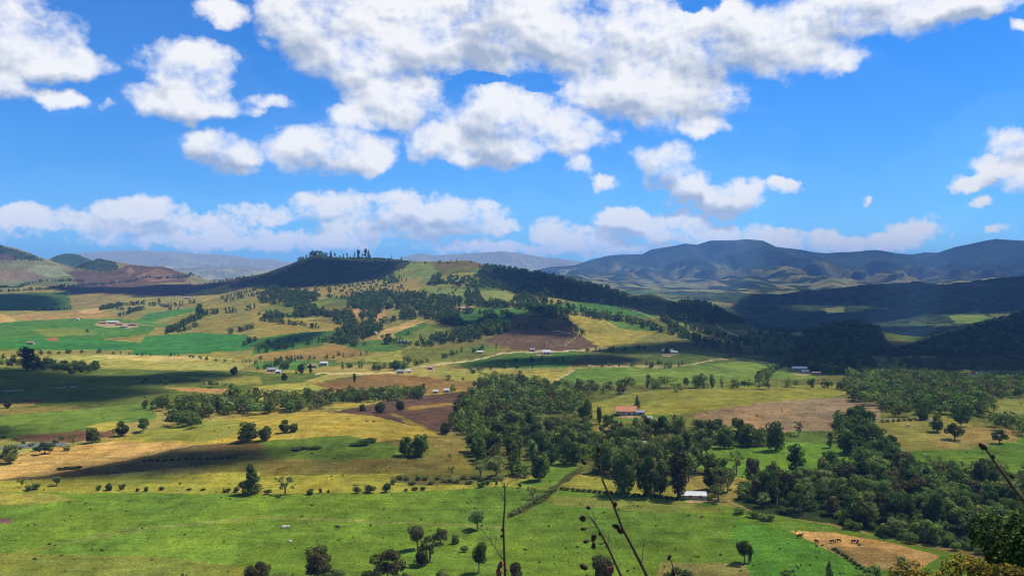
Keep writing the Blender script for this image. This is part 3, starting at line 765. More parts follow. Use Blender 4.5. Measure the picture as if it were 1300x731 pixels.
TREES = []   # dict(x,y,z,h,kind,label,group,mat)
def inp(pt, poly): return bool(inpoly(np.array([pt[0]]), np.array([pt[1]]), poly)[0])
def add_tree(X, Y, h, kind, label, group=None, mat=None, single=False, wid=None):
    TREES.append(dict(x=X, y=Y, h=h, kind=kind, label=label, group=group, mat=mat, single=single, wid=wid))
def hill(px, py):
    # a point aimed just above a crest drops back onto the near hill
    g = ground(px, py)
    for k in range(16):
        if g is None or (g[1] > 3400 and 370 < px < 700 and py < 350): py += .6; g = ground(px, py)
        else: break
    return g
def pick(kinds):
    return random.choice(kinds.split())
def wood(poly, sp, hr, kinds, label, mat=None, keep=1.0, dens=None):
    P3 = [ground(*p) for p in poly]; P3 = np.array([p for p in P3 if p is not None])
    x0, x1 = P3[:, 0].min() - 5, P3[:, 0].max() + 5; y0, y1 = P3[:, 1].min() - 5, P3[:, 1].max() + 25
    nx_, ny_ = int((x1 - x0) / sp) + 1, int((y1 - y0) / sp) + 1
    gx, gy = np.meshgrid(x0 + np.arange(nx_) * sp, y0 + np.arange(ny_) * sp)
    gx = gx.ravel() + rng.uniform(-.45, .45, gx.size) * sp; gy = gy.ravel() + rng.uniform(-.45, .45, gx.size) * sp
    ok = rng.random(gx.size) < keep
    gx, gy = gx[ok], gy[ok]
    z = Hs(gx, gy); px, py = project(gx, gy, z)
    k = inpoly(px, py, poly)
    for x, y in zip(gx[k], gy[k]):
        add_tree(x, y, random.uniform(*hr), pick(kinds), label, label, mat)
def row(pts, sp, hr, kinds, label, mat=None, jit=0.3, keep=1.0):
    for (a, b) in zip(pts[:-1], pts[1:]):
        A_, B_ = hill(*a), hill(*b)
        if A_ is None or B_ is None: continue
        n = max(1, int(np.linalg.norm((B_ - A_)[:2]) / sp))
        for i in range(n):
            if random.random() > keep: continue
            q = A_ + (B_ - A_) * (i + random.random() * .8) / n
            add_tree(q[0] + random.uniform(-1, 1) * sp * jit, q[1] + random.uniform(-1, 1) * sp * jit, random.uniform(*hr), pick(kinds), label, label, mat)
def single(px, py, hpx, kind, label, mat=None, wid=None):
    g = hill(px, py)
    if g is None: return
    add_tree(g[0], g[1], hpx * g[1] / F, kind, label, None, mat, True, wid)
BL = 'dome dome dome wide tall round'
# woods of the valley
wood([(600,500),(625,484),(660,486),(690,498),(725,515),(738,524),(690,528),(682,545),(700,560),(745,565),(772,576),(740,590),(704,592),(692,612),(640,606),(614,594),(600,572),(606,558),(576,549),(580,526)], 8.5, (6.5, 13.5), BL, 'tree in the dense wood that fills the middle of the valley', keep=.93)
wood([(760,590),(775,556),(860,556),(905,568),(890,590),(935,612),(930,634),(885,614),(845,615),(770,612)], 10.5, (10, 15), 'round tall round airy', 'tall tree in the grove behind the small white-roofed shed', keep=.8)
wood([(775,548),(870,540),(870,552),(780,560)], 11, (8, 12), 'dome dome tall', 'tree in the belt below the orange-roofed farmhouse', keep=.8)
wood([(868,560),(880,552),(985,556),(985,568),(900,570)], 9, (9, 13), 'dome dome wide', 'tree in the belt between the stony field and the green pasture')
wood([(1060,546),(1075,532),(1095,530),(1110,560),(1135,578),(1135,600),(1095,596),(1070,575)], 8.5, (9, 13), 'dome dome wide', 'tree in the dark tongue of wood between two pastures', LEAFD)
wood([(930,640),(955,612),(1000,618),(1050,602),(1090,592),(1130,594),(1200,600),(1250,612),(1330,612),(1330,705),(1240,694),(1190,690),(1120,680),(1060,665),(990,650)], 7.8, (6.5, 13.5), BL + ' airy', 'tree in the large dense wood on the right', keep=.95)
wood([(1060,652),(1100,668),(1230,690),(1300,702),(1300,715),(1230,702),(1120,684),(1060,668)], 4.0, (2.5, 4), 'shrub', 'bright green bush at the lower edge of the large wood', keep=.9)
wood([(1070,492),(1100,484),(1180,484),(1240,490),(1330,494),(1330,507),(1262,506),(1256,524),(1262,538),(1200,528),(1130,532),(1118,518),(1085,512)], 9.5, (9, 13), BL, 'tree in the long wood behind the yellow pasture')
wood([(1250,530),(1300,537),(1330,542),(1330,555),(1290,552),(1262,546)], 9, (8, 11), 'round wide', 'tree beside the pale stones at the right edge')
wood([(183,518),(250,512),(330,506),(415,508),(420,520),(330,527),(250,530),(215,524)], 8.5, (8, 12), BL, 'tree in the belt of wood on the left of the brown field', keep=.9)
wood([(215,532),(245,528),(262,536),(250,545),(218,542)], 7, (7, 10), 'round wide airy', 'tree in the clump in front of the left belt of wood')
wood([(400,510),(460,504),(540,498),(535,506),(470,511),(405,514)], 8.5, (8, 12), BL, 'tree in the row above the ploughed field')
row([(540,500),(590,494),(622,492)], 14, (7, 10), BL, 'tree near the small white sheds above the ploughed field', keep=.7)
row([(700,494),(755,497),(800,494),(860,492),(930,493),(990,495)], 7.5, (9, 13), BL, 'tree in the long dark row above the yellow-green pasture')
row([(755,500),(820,500),(900,496)], 14, (7, 10), BL, 'tree in the long dark row above the yellow-green pasture', keep=.5)
row([(990,491),(1050,492),(1075,496)], 9, (6, 9), BL, 'small tree in the row right of the yellow-green pasture')
wood([(650,505),(660,482),(700,490),(745,494),(760,500),(745,515),(700,505)], 9, (7, 11), BL + ' airy', 'tree in the loose wood below the pale track', keep=.75)
wood([(590,470),(640,480),(650,492),(612,492)], 12, (5, 8), 'airy airy round', 'thin tree on the rough ground above the wood', keep=.6)
wood([(690,528),(738,522),(760,545),(745,565),(700,560),(684,545)], 17, (6, 10), 'dome airy', 'tree in the clearing of the middle wood')
wood([(735,560),(760,548),(860,552),(860,575),(760,585)], 12, (6, 10), 'round airy tall', 'tree in the broken wood below the farmhouse', keep=.5)
row([(962,486),(975,478),(985,468)], 7, (7, 10), BL, 'tree in the short row running uphill from the pasture')
wood([(1075,478),(1120,476),(1240,484),(1330,486),(1330,496),(1200,494),(1090,490)], 10, (9, 12), BL, 'tree at the back of the long wood on the right')
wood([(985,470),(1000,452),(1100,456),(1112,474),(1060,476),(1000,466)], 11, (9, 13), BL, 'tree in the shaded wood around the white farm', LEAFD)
# hill hedges and groves
HL = 'tree in the groves on the central hill'
for poly, sp in [([(440,392),(445,378),(470,372),(520,374),(590,380),(584,390),(530,394),(490,394)], 13), ([(372,404),(375,390),(400,390),(408,402)], 11), ([(405,402),(412,394),(424,404)], 12), ([(420,414),(425,398),(445,398),(450,410)], 12),
    ([(418,436),(440,412),(475,412),(482,424),(450,436),(425,440)], 11), ([(530,438),(560,430),(600,420),(640,412),(650,418),(600,434),(545,440)], 12),
    ([(530,400),(535,388),(580,400),(585,414),(560,412)], 12), ([(325,380),(345,366),(400,372),(405,382),(360,388),(330,386)], 14), ([(590,390),(592,372),(605,370),(612,384),(640,388),(640,392)], 12), ([(545,362),(550,352),(560,350),(558,364)], 13),
    ([(605,420),(640,412),(645,424),(620,428)], 12), ([(660,384),(672,388),(700,408),(720,398),(700,392)], 12), ([(650,380),(668,376),(682,388),(664,390)], 12)]:
    wood(poly, sp, (9, 14), 'dome dome tall', HL, LEAFD)
wood([(560,362),(570,350),(600,355),(640,360),(660,372),(640,368),(600,368)], 17, (9, 14), 'round', HL, LEAFD)
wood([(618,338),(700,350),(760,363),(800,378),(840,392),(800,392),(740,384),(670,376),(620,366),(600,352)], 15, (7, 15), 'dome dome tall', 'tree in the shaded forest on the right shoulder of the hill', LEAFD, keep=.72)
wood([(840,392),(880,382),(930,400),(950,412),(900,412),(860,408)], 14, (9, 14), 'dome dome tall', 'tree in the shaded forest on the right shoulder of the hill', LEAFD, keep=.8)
wood([(400,362),(500,352),(515,368),(440,376),(400,370)], 19, (5, 9), 'round', 'small dark tree dotted over the dry hillside', LEAFD, keep=.8)
wood([(500,382),(600,350),(590,375),(540,382)], 34, (5, 9), 'round', 'small dark tree dotted over the dry hillside', LEAFD, keep=.5)
wood([(350,349),(395,328),(455,330),(520,336),(500,352),(430,363),(350,366)], 22, (4, 9), 'round tall', 'scrubby tree on the dark hilltop', LEAFD, keep=.9)
for poly, sp in [([(330,404),(345,398),(362,404),(350,408)], 12), ([(455,402),(470,396),(480,404),(470,412)], 12), ([(505,398),(520,394),(530,404),(512,408)], 12), ([(352,386),(380,380),(400,386),(380,394)], 13), ([(600,412),(625,404),(640,410),(620,418)], 12), ([(480,356),(500,350),(520,356),(500,362)], 20), ([(740,398),(760,402),(790,408),(760,408)], 12), ([(446,392),(470,384),(500,390),(480,398)], 10)]:
    wood(poly, sp, (9, 13), 'dome dome tall', HL, LEAFD, keep=.85)
HH = 'tree in the hedgerows on the central hill'
for pts, hr in [([(330,408),(370,412),(415,420)], (6,10)), ([(400,376),(450,380),(470,374)], (6,11)), ([(535,364),(560,360),(608,366)], (6,11)), ([(604,384),(650,386)], (8,12)), ([(555,392),(580,392)], (7,10)), ([(556,404),(600,416),(640,420)], (8,12)), ([(480,430),(500,428)], (5,8)), ([(560,436),(585,424),(600,420)], (7,11)), ([(660,392),(700,396)], (8,12)), ([(712,400),(740,426)], (6,10)), ([(330,456),(400,456),(470,450)], (3,6)), ([(560,480),(620,486),(660,480)], (3,6)), ([(760,466),(850,462)], (3,6)), ([(325,449),(380,438),(420,434)], (7,11)), ([(325,440),(350,436),(380,433)], (6,9)), ([(430,432),(470,428),(484,418)], (9,12)), ([(484,412),(530,400),(545,402),(580,414)], (9,13)), ([(520,392),(560,394),(600,400)], (8,12)), ([(600,388),(650,390)], (9,13)), ([(640,388),(690,398),(720,402)], (9,13)), ([(720,400),(760,404),(800,410)], (10,14)), ([(715,392),(760,400),(800,408),(838,420)], (10,14)), ([(838,404),(860,420),(880,432),(940,446)], (10,14)), ([(800,412),(850,424),(900,436)], (9,13)), ([(880,440),(960,450),(1020,452)], (8,12)),
    ([(590,396),(640,400),(650,405)], (8,12)), ([(325,400),(350,396),(370,404)], (5,8)), ([(660,378),(700,386),(720,390)], (9,13)), ([(440,440),(500,436),(530,440)], (6,10)), ([(425,470),(440,466),(480,470),(500,466),(520,460)], (6,10)), ([(590,470),(640,468),(700,468)], (5,8)), ([(650,460),(700,458),(720,462)], (5,8)), ([(820,466),(850,468),(870,462)], (6,9)), ([(600,450),(612,444),(640,440)], (6,9)), ([(650,414),(672,418),(700,420)], (6,9)), ([(740,446),(790,446),(830,442)], (5,9)), ([(325,470),(350,466),(355,458)], (5,8)), ([(360,470),(366,462),(378,458)], (7,9)), ([(500,470),(560,455),(590,445)], (4,8)),
    ([(900,404),(960,412),(1000,420)], (8,12)), ([(870,416),(900,424),(960,440)], (9,13)), ([(1120,480),(1200,478),(1300,482)], (6,9))]:
    row(pts, 9, hr, 'dome dome tall', HH, LEAFD, .4, .85)
PLH = 'tree in the hedges of the left-hand plateau'
for pts, hr in [([(128,394),(150,388),(182,387)], (9,14)), ([(130,392),(160,394),(180,392)], (7,11)), ([(152,402),(168,397),(182,393)], (8,11)), ([(190,388),(215,390),(250,384)], (8,13)), ([(210,394),(232,392)], (6,9)), ([(212,424),(240,410),(262,400),(300,396),(325,392)], (10,14)), ([(225,422),(250,414)], (7,10)), ([(280,380),(300,376),(330,368)], (9,13)), ([(285,384),(330,374)], (8,11)), ([(290,424),(325,416)], (8,11)), ([(305,440),(325,432)], (7,9)), ([(-10,370),(60,368),(130,362),(165,358),(240,351),(320,348)], (9,15)), ([(0,366),(30,362),(110,358)], (9,13)), ([(0,456),(60,450),(100,448),(138,448)], (4,7)), ([(138,449),(220,452),(330,462),(400,464)], (3,5)), ([(48,395),(58,393),(95,393)], (6,9)), ([(100,423),(113,422)], (5,7)), ([(240,362),(300,354),(345,350)], (6,10))]:
    row(pts, 9, hr, 'dome dome tall', PLH, LEAFD, .35, .9)
wood([(52,472),(58,462),(100,466),(125,466),(128,474),(90,476)], 10, (7, 10), 'round', 'tree in the shaded clump on the left plain', LEAFD)
wood([(0,466),(0,460),(70,466),(70,472)], 11, (6, 9), 'round', 'tree in the shaded clump on the left plain', LEAFD)
wood([(165,486),(220,480),(230,486),(200,490)], 12, (3, 5), 'shrub round', 'low tree in the shaded hedge on the left plain', keep=.6)
row([(250,490),(280,493),(310,500)], 9, (5, 9), 'round round airy', 'tree in the hedge behind the left belt of wood')
# dark wooded knoll, shaded slopes
KN = 'tree covering the shaded slopes of the right-hand valley'
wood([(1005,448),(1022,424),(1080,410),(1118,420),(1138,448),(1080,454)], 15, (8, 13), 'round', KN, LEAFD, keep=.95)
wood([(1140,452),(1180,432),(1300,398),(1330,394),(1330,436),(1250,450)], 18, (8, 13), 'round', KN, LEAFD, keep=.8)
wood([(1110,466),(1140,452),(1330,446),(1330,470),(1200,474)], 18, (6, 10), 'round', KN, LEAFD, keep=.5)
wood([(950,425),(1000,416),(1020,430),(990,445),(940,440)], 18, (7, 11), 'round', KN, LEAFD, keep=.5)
row([(394,326),(402,324),(410,325)], 8, (12, 19), 'dome dome tall', 'scrubby tree on the dark hilltop', LEAFD)
row([(430,329),(470,330),(520,334),(600,337),(650,345)], 30, (5, 11), 'dome tall', 'tree along the skyline of the central hill', LEAFD, keep=.7)
row([(380,331),(392,324),(408,322),(420,325)], 12, (7, 14), 'dome dome tall', 'scrubby tree on the dark hilltop', LEAFD)
row([(425,327),(455,328),(500,331),(520,333)], 16, (4, 9), 'dome dome', 'scrubby tree on the dark hilltop', LEAFD)
# single trees, measured from the photograph
single(318,627,38,'pyramid','dark bushy tree alone on the upper edge of the near green meadow', LEAFD, 1.25)
single(362,628,27,'airy','thin grey-green tree beside the dark bushy tree on the meadow edge', LEAFO, 1.3)
single(515,579,27,'dome','left and smaller of the paired trees standing alone in the olive field', LEAFD, .95)
single(533,579,33,'dome','right and taller of the paired trees standing alone in the olive field', LEAFD, .9)
single(314,560,27,'dome','broad dense round tree below the left belt of wood', LEAFD, 1.35)
single(336,559,20,'dome','lower tree leaning on the broad dense round tree', LEAFD, 1.2)
single(155,553,20,'dome','left tree of the pair on the yellow slope at the left', LEAFD, 1.2)
single(182,548,21,'wide','right tree of the pair on the yellow slope at the left', LEAFD, 1.0)
single(240,541,22,'wide','broad grey-green tree in front of the left belt of wood', LEAFO)
single(117,562,20,'dome','round dark tree beside the boggy stream at the left', LEAFD, 1.1)
single(93,566,19,'airy','thin tree left of the round dark tree by the stream', LEAFO)
single(57,576,18,'wide','low wide tree among the pale reeds of the stream', LEAFD)
single(12,588,26,'dome','grey-green tree at the left edge beside the stream', LEAFO, 1.2)
single(361,549,18,'dome','left of the two small trees on the yellow hill', LEAFD)
single(373,548,13,'dome','right and smaller of the two small trees on the yellow hill', LEAFD)
single(72,616,13,'round','small round tree on the line above the green meadow at the left')
single(28,618,13,'airy','small thin tree on the meadow line near the left edge')
single(10,518,13,'dome','small tree on the tan strip at the far left')
single(482,524,15,'dome','round tree on the left part of the ploughed field', LEAFD, 1.3)
single(460,522,10,'dome','small tree on the left tip of the ploughed field', LEAFD)
single(508,521,15,'dome','tree on the upper middle of the ploughed field', LEAFD)
single(565,551,16,'dome','small tree at the right foot of the ploughed field', LEAFD)
single(571,584,10,'airy','very small bare tree in the olive field')
single(574,604,15,'airy','thin pale tree in the rough strip of the olive field', LEAFO)
single(610,606,27,'airy','pale feathery tree at the foot of the middle wood', LEAFO, 1.4)
single(630,606,33,'wide','large pale feathery tree at the foot of the middle wood', LEAFO, .9)
single(684,610,34,'dome','dark tree at the lower right corner of the middle wood', LEAFD, .9)
single(676,633,18,'airy','small feathery tree where the ditch meets the meadow', LEAFO)
single(744,535,30,'dome','dark pine-like tree left of the farmhouse', LEAFD, .9)
single(761,538,22,'tall','slender tree next to the dark one left of the farmhouse', LEAFD)
single(771,540,16,'wide','low dark tree just left of the farmhouse', LEAFD)
single(809,520,19,'cone','small pointed tree right behind the orange-roofed farmhouse', LEAFD)
single(840,560,34,'tall','tall dark tree below the farmhouse garden', LEAFD, 1.3)
single(862,564,36,'dome','big grey-green tree right of the farmhouse garden', LEAFO, .8)
single(945,714,34,'round','dark round-topped tree standing alone on the near green meadow', LEAFD, .9)
single(952,714,24,'tall','low stem growing against the lone meadow tree', LEAFD)
single(1212,558,24,'wide','larger spreading tree on the yellow pasture at the right', LEAFD, .9)
single(1190,548,24,'dome','darker tree left of the spreading tree on the yellow pasture', LEAFD, .9)
single(1220,541,17,'wide','low dark tree behind the spreading tree on the yellow pasture', LEAFD, .9)
single(1172,533,15,'dome','small tree at the top edge of the yellow pasture', LEAFD)
single(1269,563,21,'wide','isolated umbrella-shaped tree at the right of the yellow pasture', LEAFD, .85)
single(1054,568,22,'tall','slender pale tree alone on the bright green pasture', LEAFO, 1.2)
single(1014,553,20,'airy','small tree on the lower edge of the stony field', LEAFD)
single(985,572,40,'dome','big dark tree at the left edge of the bright green pasture', LEAFD, .8)
single(1009,606,44,'tall','tall narrow tree in the middle of the bright green pasture', LEAFD, 1.2)
single(1046,618,40,'dome','large tree on the lower edge of the bright green pasture', LEAFO, .8)
single(980,622,40,'dome','brown-tinted domed tree above the large wood', LEAFR, .7)
single(935,603,33,'airy','thin pale tree in the left part of the green pasture', LEAFO, .9)
single(905,622,42,'dome','dark domed tree right of the white-roofed shed', LEAFD, .9)
single(862,632,62,'tall','tall brown-tinted gum tree beside the white-roofed shed', LEAFR, 1.3)
single(792,628,62,'dome','broad dark tree at the left of the meadow grove', LEAFD, .75)
single(820,630,56,'dome','dark tree in the centre of the meadow grove', LEAFD, .7)
single(838,628,44,'dome','smaller dark tree right of centre in the meadow grove', LEAFD, .7)
single(766,600,40,'dome','tree behind the left end of the meadow grove', LEAFD, .8)
single(912,636,26,'airy','greyish bushy tree right next to the white-roofed shed', LEAFO, 1.6)
single(608,727,42,'round','dark tree on a short trunk left of the dead stem', LEAFD, .7)
single(606,672,30,'round','round olive tree above the dark one near the dead stem', LEAFO, 1.0)
single(530,697,36,'round','brown-green tree at the top of the scrub line', LEAFR, .8)
single(559,690,24,'wide','low dark tree at the right of the scrub line', LEAFR, .8)
single(578,690,14,'dome','little yellowish tree right end of the scrub line', LEAFO, 1.0)
single(546,712,38,'airy','grey leafless-looking tree in the middle of the scrub line', LEAFR, 1.2)
single(536,718,30,'dome','dark tree below the grey one in the scrub line', LEAFR, .8)
single(492,738,48,'wide','broad dark brown-green tree at the bottom centre left', LEAFR, .8)
single(404,734,44,'dome','dark domed tree at the bottom left of centre', LEAFR, 1.0)
single(327,746,40,'wide','dark wide crown cut by the bottom edge at the left', LEAFR, .8)
single(655,752,46,'wide','dark crown at the foot of the tall dead stem', LEAFR, .6)
single(767,755,60,'round','brown crown behind the seed-pod stems', LEAFR, .6)
single(862,748,34,'wide','low spotted bush-like tree at the bottom right of centre', LEAFO, .9)
single(1053,748,38,'cone','small pointed tree on the bottom edge below the tan field', LEAFD, .9)
single(998,745,26,'airy','thin small tree on the bottom edge right of the lone meadow tree', LEAFR)
single(1145,727,24,'wide','grey-green tree on the tan field near the bottom right', LEAFO, .8)
single(390,750,24,'wide','pale low crown below the dark domed tree', LEAFO, 1.0)
single(512,748,26,'wide','pale low crown below the broad brown-green tree', LEAFO, .8)
single(1110,752,40,'wide','light green crown on the bottom edge right of the tan field', LEAF, .8)
# hilltop pines
for i, (x, h) in enumerate([(420,9),(425,7),(436,7),(441,7),(450,8),(455,11),(460,8),(464,12),(468,10),(400,5),(497,6),(510,5),(572,5),(580,6),(598,5)]):
    single(x, 327 + (2 if x > 470 else 0) + (5 if x > 560 else 0), h, 'tall' if i % 2 else 'cone', 'pointed tree on the skyline of the dark central hilltop', LEAFD)
single(34,470,31,'tall','tall black-green tree of the shaded clump at the left', LEAFD, 1.6)
single(44,470,20,'dome','rounded tree right of the tall black-green tree', LEAFD, 1.3)
single(297,476,12,'dome','lone dark tree on the shaded plain left of the grey farm', LEAFD, 1.1)
single(92,475,8,'dome','little dark tree on the left plain')
single(361,483,10,'dome','round tree on the yellow strip below the white farm', LEAFD, 1.2)
single(382,474,14,'dome','dark tree in front of the brown-roofed farm building', LEAFD, .9)
single(394,474,13,'tall','dark upright tree right of the brown-roofed farm building', LEAFD, 1.2)
single(376,474,8,'cone','short pointed tree left of the brown-roofed farm building', LEAFD)
single(503,470,14,'dome','dark tree beside the roadside sheds', LEAFD, 1.2)
single(493,436,14,'dome','dark tree standing alone below the tan slope', LEAFD, 1.2)
single(518,425,6,'dome','small tree on the green knoll')
single(430,452,7,'dome','small tree alone on the tan field', LEAFD)
single(847,448,10,'dome','dark tree above the grey-roofed farm in shade', LEAFD)
single(691,440,7,'cone','pointed tree beside the white house on the brown mound', LEAFD)
single(253,400,16,'dome','dark tree in the middle of the plateau hedge', LEAFD)
single(202,388,10,'tall','tall pale tree in the plateau hedge', LEAFO)
single(450,486,13,'tall','slim tree above the brown ploughed field', LEAFD)
# shrubs
def shrubs(lst, label, mat=None):
    for (x, y, h, wd) in lst: single(x, y, h, 'shrub', label, mat, wd)
shrubs([(125,622,7,1),(137,622,9,1.2),(155,621,8,1),(175,623,4,1.4),(185,623,6,1.2),(205,622,5,1.3),(240,622,3,2),(258,622,3,2),(288,624,5,2),(300,624,7,1.4),(340,627,7,1.4)], 'small dark bush on the boundary left of the lone bushy tree', LEAFD)
single(42,621,8,'shrub','rounded low bush left of the small round tree on the meadow line', None, 2.2)
shrubs([(393,627,7,1.6),(407,626,7,.8),(417,626,5,.7),(515,623,3,2),(527,622,5,1.6),(537,622,5,1.5),(611,618,8,1.4),(630,616,6,.8),(660,619,7,.8)], 'small dark bush on the boundary right of the thin grey-green tree', LEAFD)
single(453,626,9,'shrub','leftmost of three round bushes on the meadow boundary', LEAFD, 1.1)
single(469,625,10,'shrub','middle and widest of three round bushes on the meadow boundary', LEAFD, 1.5)
single(491,624,12,'shrub','rightmost and tallest of three round bushes on the meadow boundary', LEAFD, 1.0)
shrubs([(380,570,4,5),(400,569,4,5),(460,564,6,4),(470,561,6,3),(450,566,4,4)], 'low dark thicket on the shaded olive field', LEAFD)
shrubs([(x, y, 5, 1.6) for x, y in ((20,558),(30,562),(40,566),(70,562),(45,572),(78,558),(26,570),(84,572),(5,556))], 'pale grey-green reed clump in the boggy stream', LEAFO)
shrubs([(x, 584 - (x - 180) * .04 + 2, 3, 2.0) for x in range(182, 300, 9)], 'low dark bush along the lower edge of the dark stubble', LEAFD)
shrubs([(112+3*k, 594 - .2*k, 4, 2) for k in range(-12, -2, 2)], 'dark thicket on the dark stubble strip', LEAFD)
shrubs([(x, 612 + random.uniform(-5, 4), 6, 1.6) for x in range(500, 640, 8)], 'brownish rough bush in the strip below the middle wood', LEAFO)
shrubs([(1060+5*k, 698+3.4*k, 4, 2) for k in range(9)], 'small dark bush along the lower edge of the tan field', LEAFD)
shrubs([(790+7*k, 628+.6*k, 4, 2) for k in range(-12, 12)], 'low bush under the meadow grove', LEAFD)
shrubs([(900,634,6,1.8),(940,652,9,2),(958,657,9,2),(975,660,9,2)], 'round green bush at the left foot of the large wood')
shrubs([(1180,484,5,2),(430,731,9,2.2),(355,743,16,1.5),(560,735,12,1.6),(590,700,9,1.2),(470,738,16,1.4)], 'scrubby bush near the bottom of the meadow', LEAFO)
shrubs([(700+8*k, 536+2*k, 9, 1.5) for k in range(6)] + [(775,532,6,1.5),(785,528,5,1.5),(818,531,5,1.4)], 'garden bush near the orange-roofed farmhouse')
shrubs([(1120+7*k, 536-.4*k, 4, 1.5) for k in range(9)], 'low bush on the upper edge of the yellow pasture', LEAFO)
shrubs([(650+2.2*k, 654-1.3*k, 6, 1.6) for k in range(0, 26, 2)], 'scrubby bush along the ditch that crosses the meadow', LEAFO)

# weeds, tussocks and small bushes strewn over fields and along their edges
TUFT = []
for k in range(2600):
    px_ = random.uniform(-10, 1310); py_ = 484 + 250 * random.random() ** 1.25
    if perlin(np.array([px_ / 42.]), np.array([py_ / 13.]))[0] < .02 + .25 * random.random(): continue
    g = ground(px_, py_)
    if g is not None and g[1] < 900: TUFT.append(dict(x=g[0], y=g[1], z=g[2], h=random.uniform(.2, .55) * (1 + g[1] / 900), kind='shrub', wid=random.uniform(1.2, 2.4), mat=random.choice([LEAF, LEAFO, LEAFO, LEAF, LEAFD])))
for T in TREES:
    T['z'] = float(Hs(np.array([T['x']]), np.array([T['y']]))[0])
    T['px'], T['py'] = [float(v) for v in project(T['x'], T['y'], T['z'])]
    T['s'] = T['h'] * F / T['y'] * (3 if T['single'] else 1)
    T['shr'] = T['kind'] == 'shrub'
    if T['mat'] is None:
        T['mat'] = random.choice([LEAF, LEAF, LEAF, LEAF, LEAFD, LEAFD, LEAFD, LEAFO, LEAFO, LEAFR]) if not T['shr'] else LEAF
    elif T['mat'] is LEAFD and not T['single'] and T['y'] < 1000 and random.random() < .25: T['mat'] = LEAF
vis = lambda T: -25 < T['px'] < 1325 and T['py'] < 790
trees = sorted([T for T in TREES if not T['shr'] and vis(T)], key=lambda T: -T['s'])
shr = sorted([T for T in TREES if T['shr'] and vis(T)], key=lambda T: -T['s'])
KN_ = {'round': 'broadleaf_tree', 'dome': 'broadleaf_tree', 'pyramid': 'pyramidal_tree', 'tall': 'tall_tree', 'cone': 'conifer', 'wide': 'spreading_tree', 'airy': 'feathery_tree'}
MEC = {}
def with_mat(me, mat):
    k = (me.name, mat.name)
    if k not in MEC:
        m2 = me.copy(); m2.materials.append(mat); MEC[k] = m2
    return MEC[k]
for kk, (cm, tm) in VAR.items(): tm.materials.append(BARK)
DS = {'dark foliage': 'dark', 'foliage': 'mid green', 'olive foliage': 'pale olive', 'brownish foliage': 'brownish'}
KD = {'round': 'round-crowned', 'dome': 'domed', 'pyramid': 'pyramidal', 'tall': 'tall narrow', 'cone': 'pointed', 'wide': 'spreading', 'airy': 'feathery'}
NIND = 298
for T in trees[:NIND]:
    v_ = random.randrange(spec[T['kind']][0]); cm, tm = VAR[(T['kind'], v_)]
    e = empty(KN_[T['kind']], (T['x'], T['y'], T['z'] - .1), random.uniform(0, 6.28))
    wd = T['wid'] or random.uniform(.85, 1.2)
    e.scale = (T['h'] * wd, T['h'] * wd, T['h'])
    link('trunk', tm, e); link('crown', with_mat(cm, T['mat']), e)
    if T['single']: tag(e, T['label'], 'tree', 'trees of the valley')
    else:
        q = DS[T['mat'].name] + ' ' + KD[T['kind']] + ' ' + T['label'].replace('tall tree', 'tree').replace('small tree', 'tree').replace('thin tree', 'tree').replace('small dark tree', 'tree')
        tag(e, q, 'tree', q)
for T in shr[:250]:
    me = with_mat(random.choice(SHV), T['mat'])
    o = link('shrub', me); o.location = (T['x'], T['y'], T['z'] - .05 * T['h']); o.rotation_euler = (0, 0, random.uniform(0, 6.28))
    wd = T['wid'] or 1.2
    o.scale = (T['h'] * wd, T['h'] * wd, T['h'] * 1.15)
    tag(o, T['label'], 'bush', T['label'])
BASE = {'dark foliage': (0.052, 0.088, 0.024), 'foliage': (0.100, 0.158, 0.040), 'olive foliage': (0.125, 0.165, 0.055), 'brownish foliage': (0.074, 0.074, 0.036)}
def merge(lst, name, label):
    Vs, Cs = [], []
    for T in lst:
        lod = LOD2 if T['y'] < 1150 else LOD
        Vq, tone = lod[T['kind']][random.randrange(5)]
        a = random.uniform(0, 6.28); ca, sa = math.cos(a), math.sin(a); wd = T['wid'] or random.uniform(.95, 1.35); h = T['h']
        x = (Vq[:, 0] * ca - Vq[:, 1] * sa) * h * wd + T['x']; y = (Vq[:, 0] * sa + Vq[:, 1] * ca) * h * wd + T['y']; z = Vq[:, 2] * h * 1.05 - .08 * h + T['z']
        Vs.append(np.stack([x, y, z], 1))
        k = np.array(BASE[T['mat'].name]) * random.uniform(.65, 1.35) * np.array([random.uniform(.85, 1.15), 1, random.uniform(.8, 1.1)])
        Cs.append(tone[:, None] * k[None])
    if not Vs: return
    tag(link(name, leaf_mesh(name, np.concatenate(Vs), np.concatenate(Cs)), mat=LEAFS), label, 'woodland', kind='stuff')
rest = trees[NIND:] + [T for T in TREES if not T['shr'] and not vis(T)]
merge(rest, 'woodland', 'distant woods, hedgerows and scattered trees over valley and hills')
merge(shr[250:] + TUFT, 'scrub', 'weeds, tussocks and low scrub and bushes along the edges of woods and fields')
print('TREES', len(trees), len(shr), len(rest))

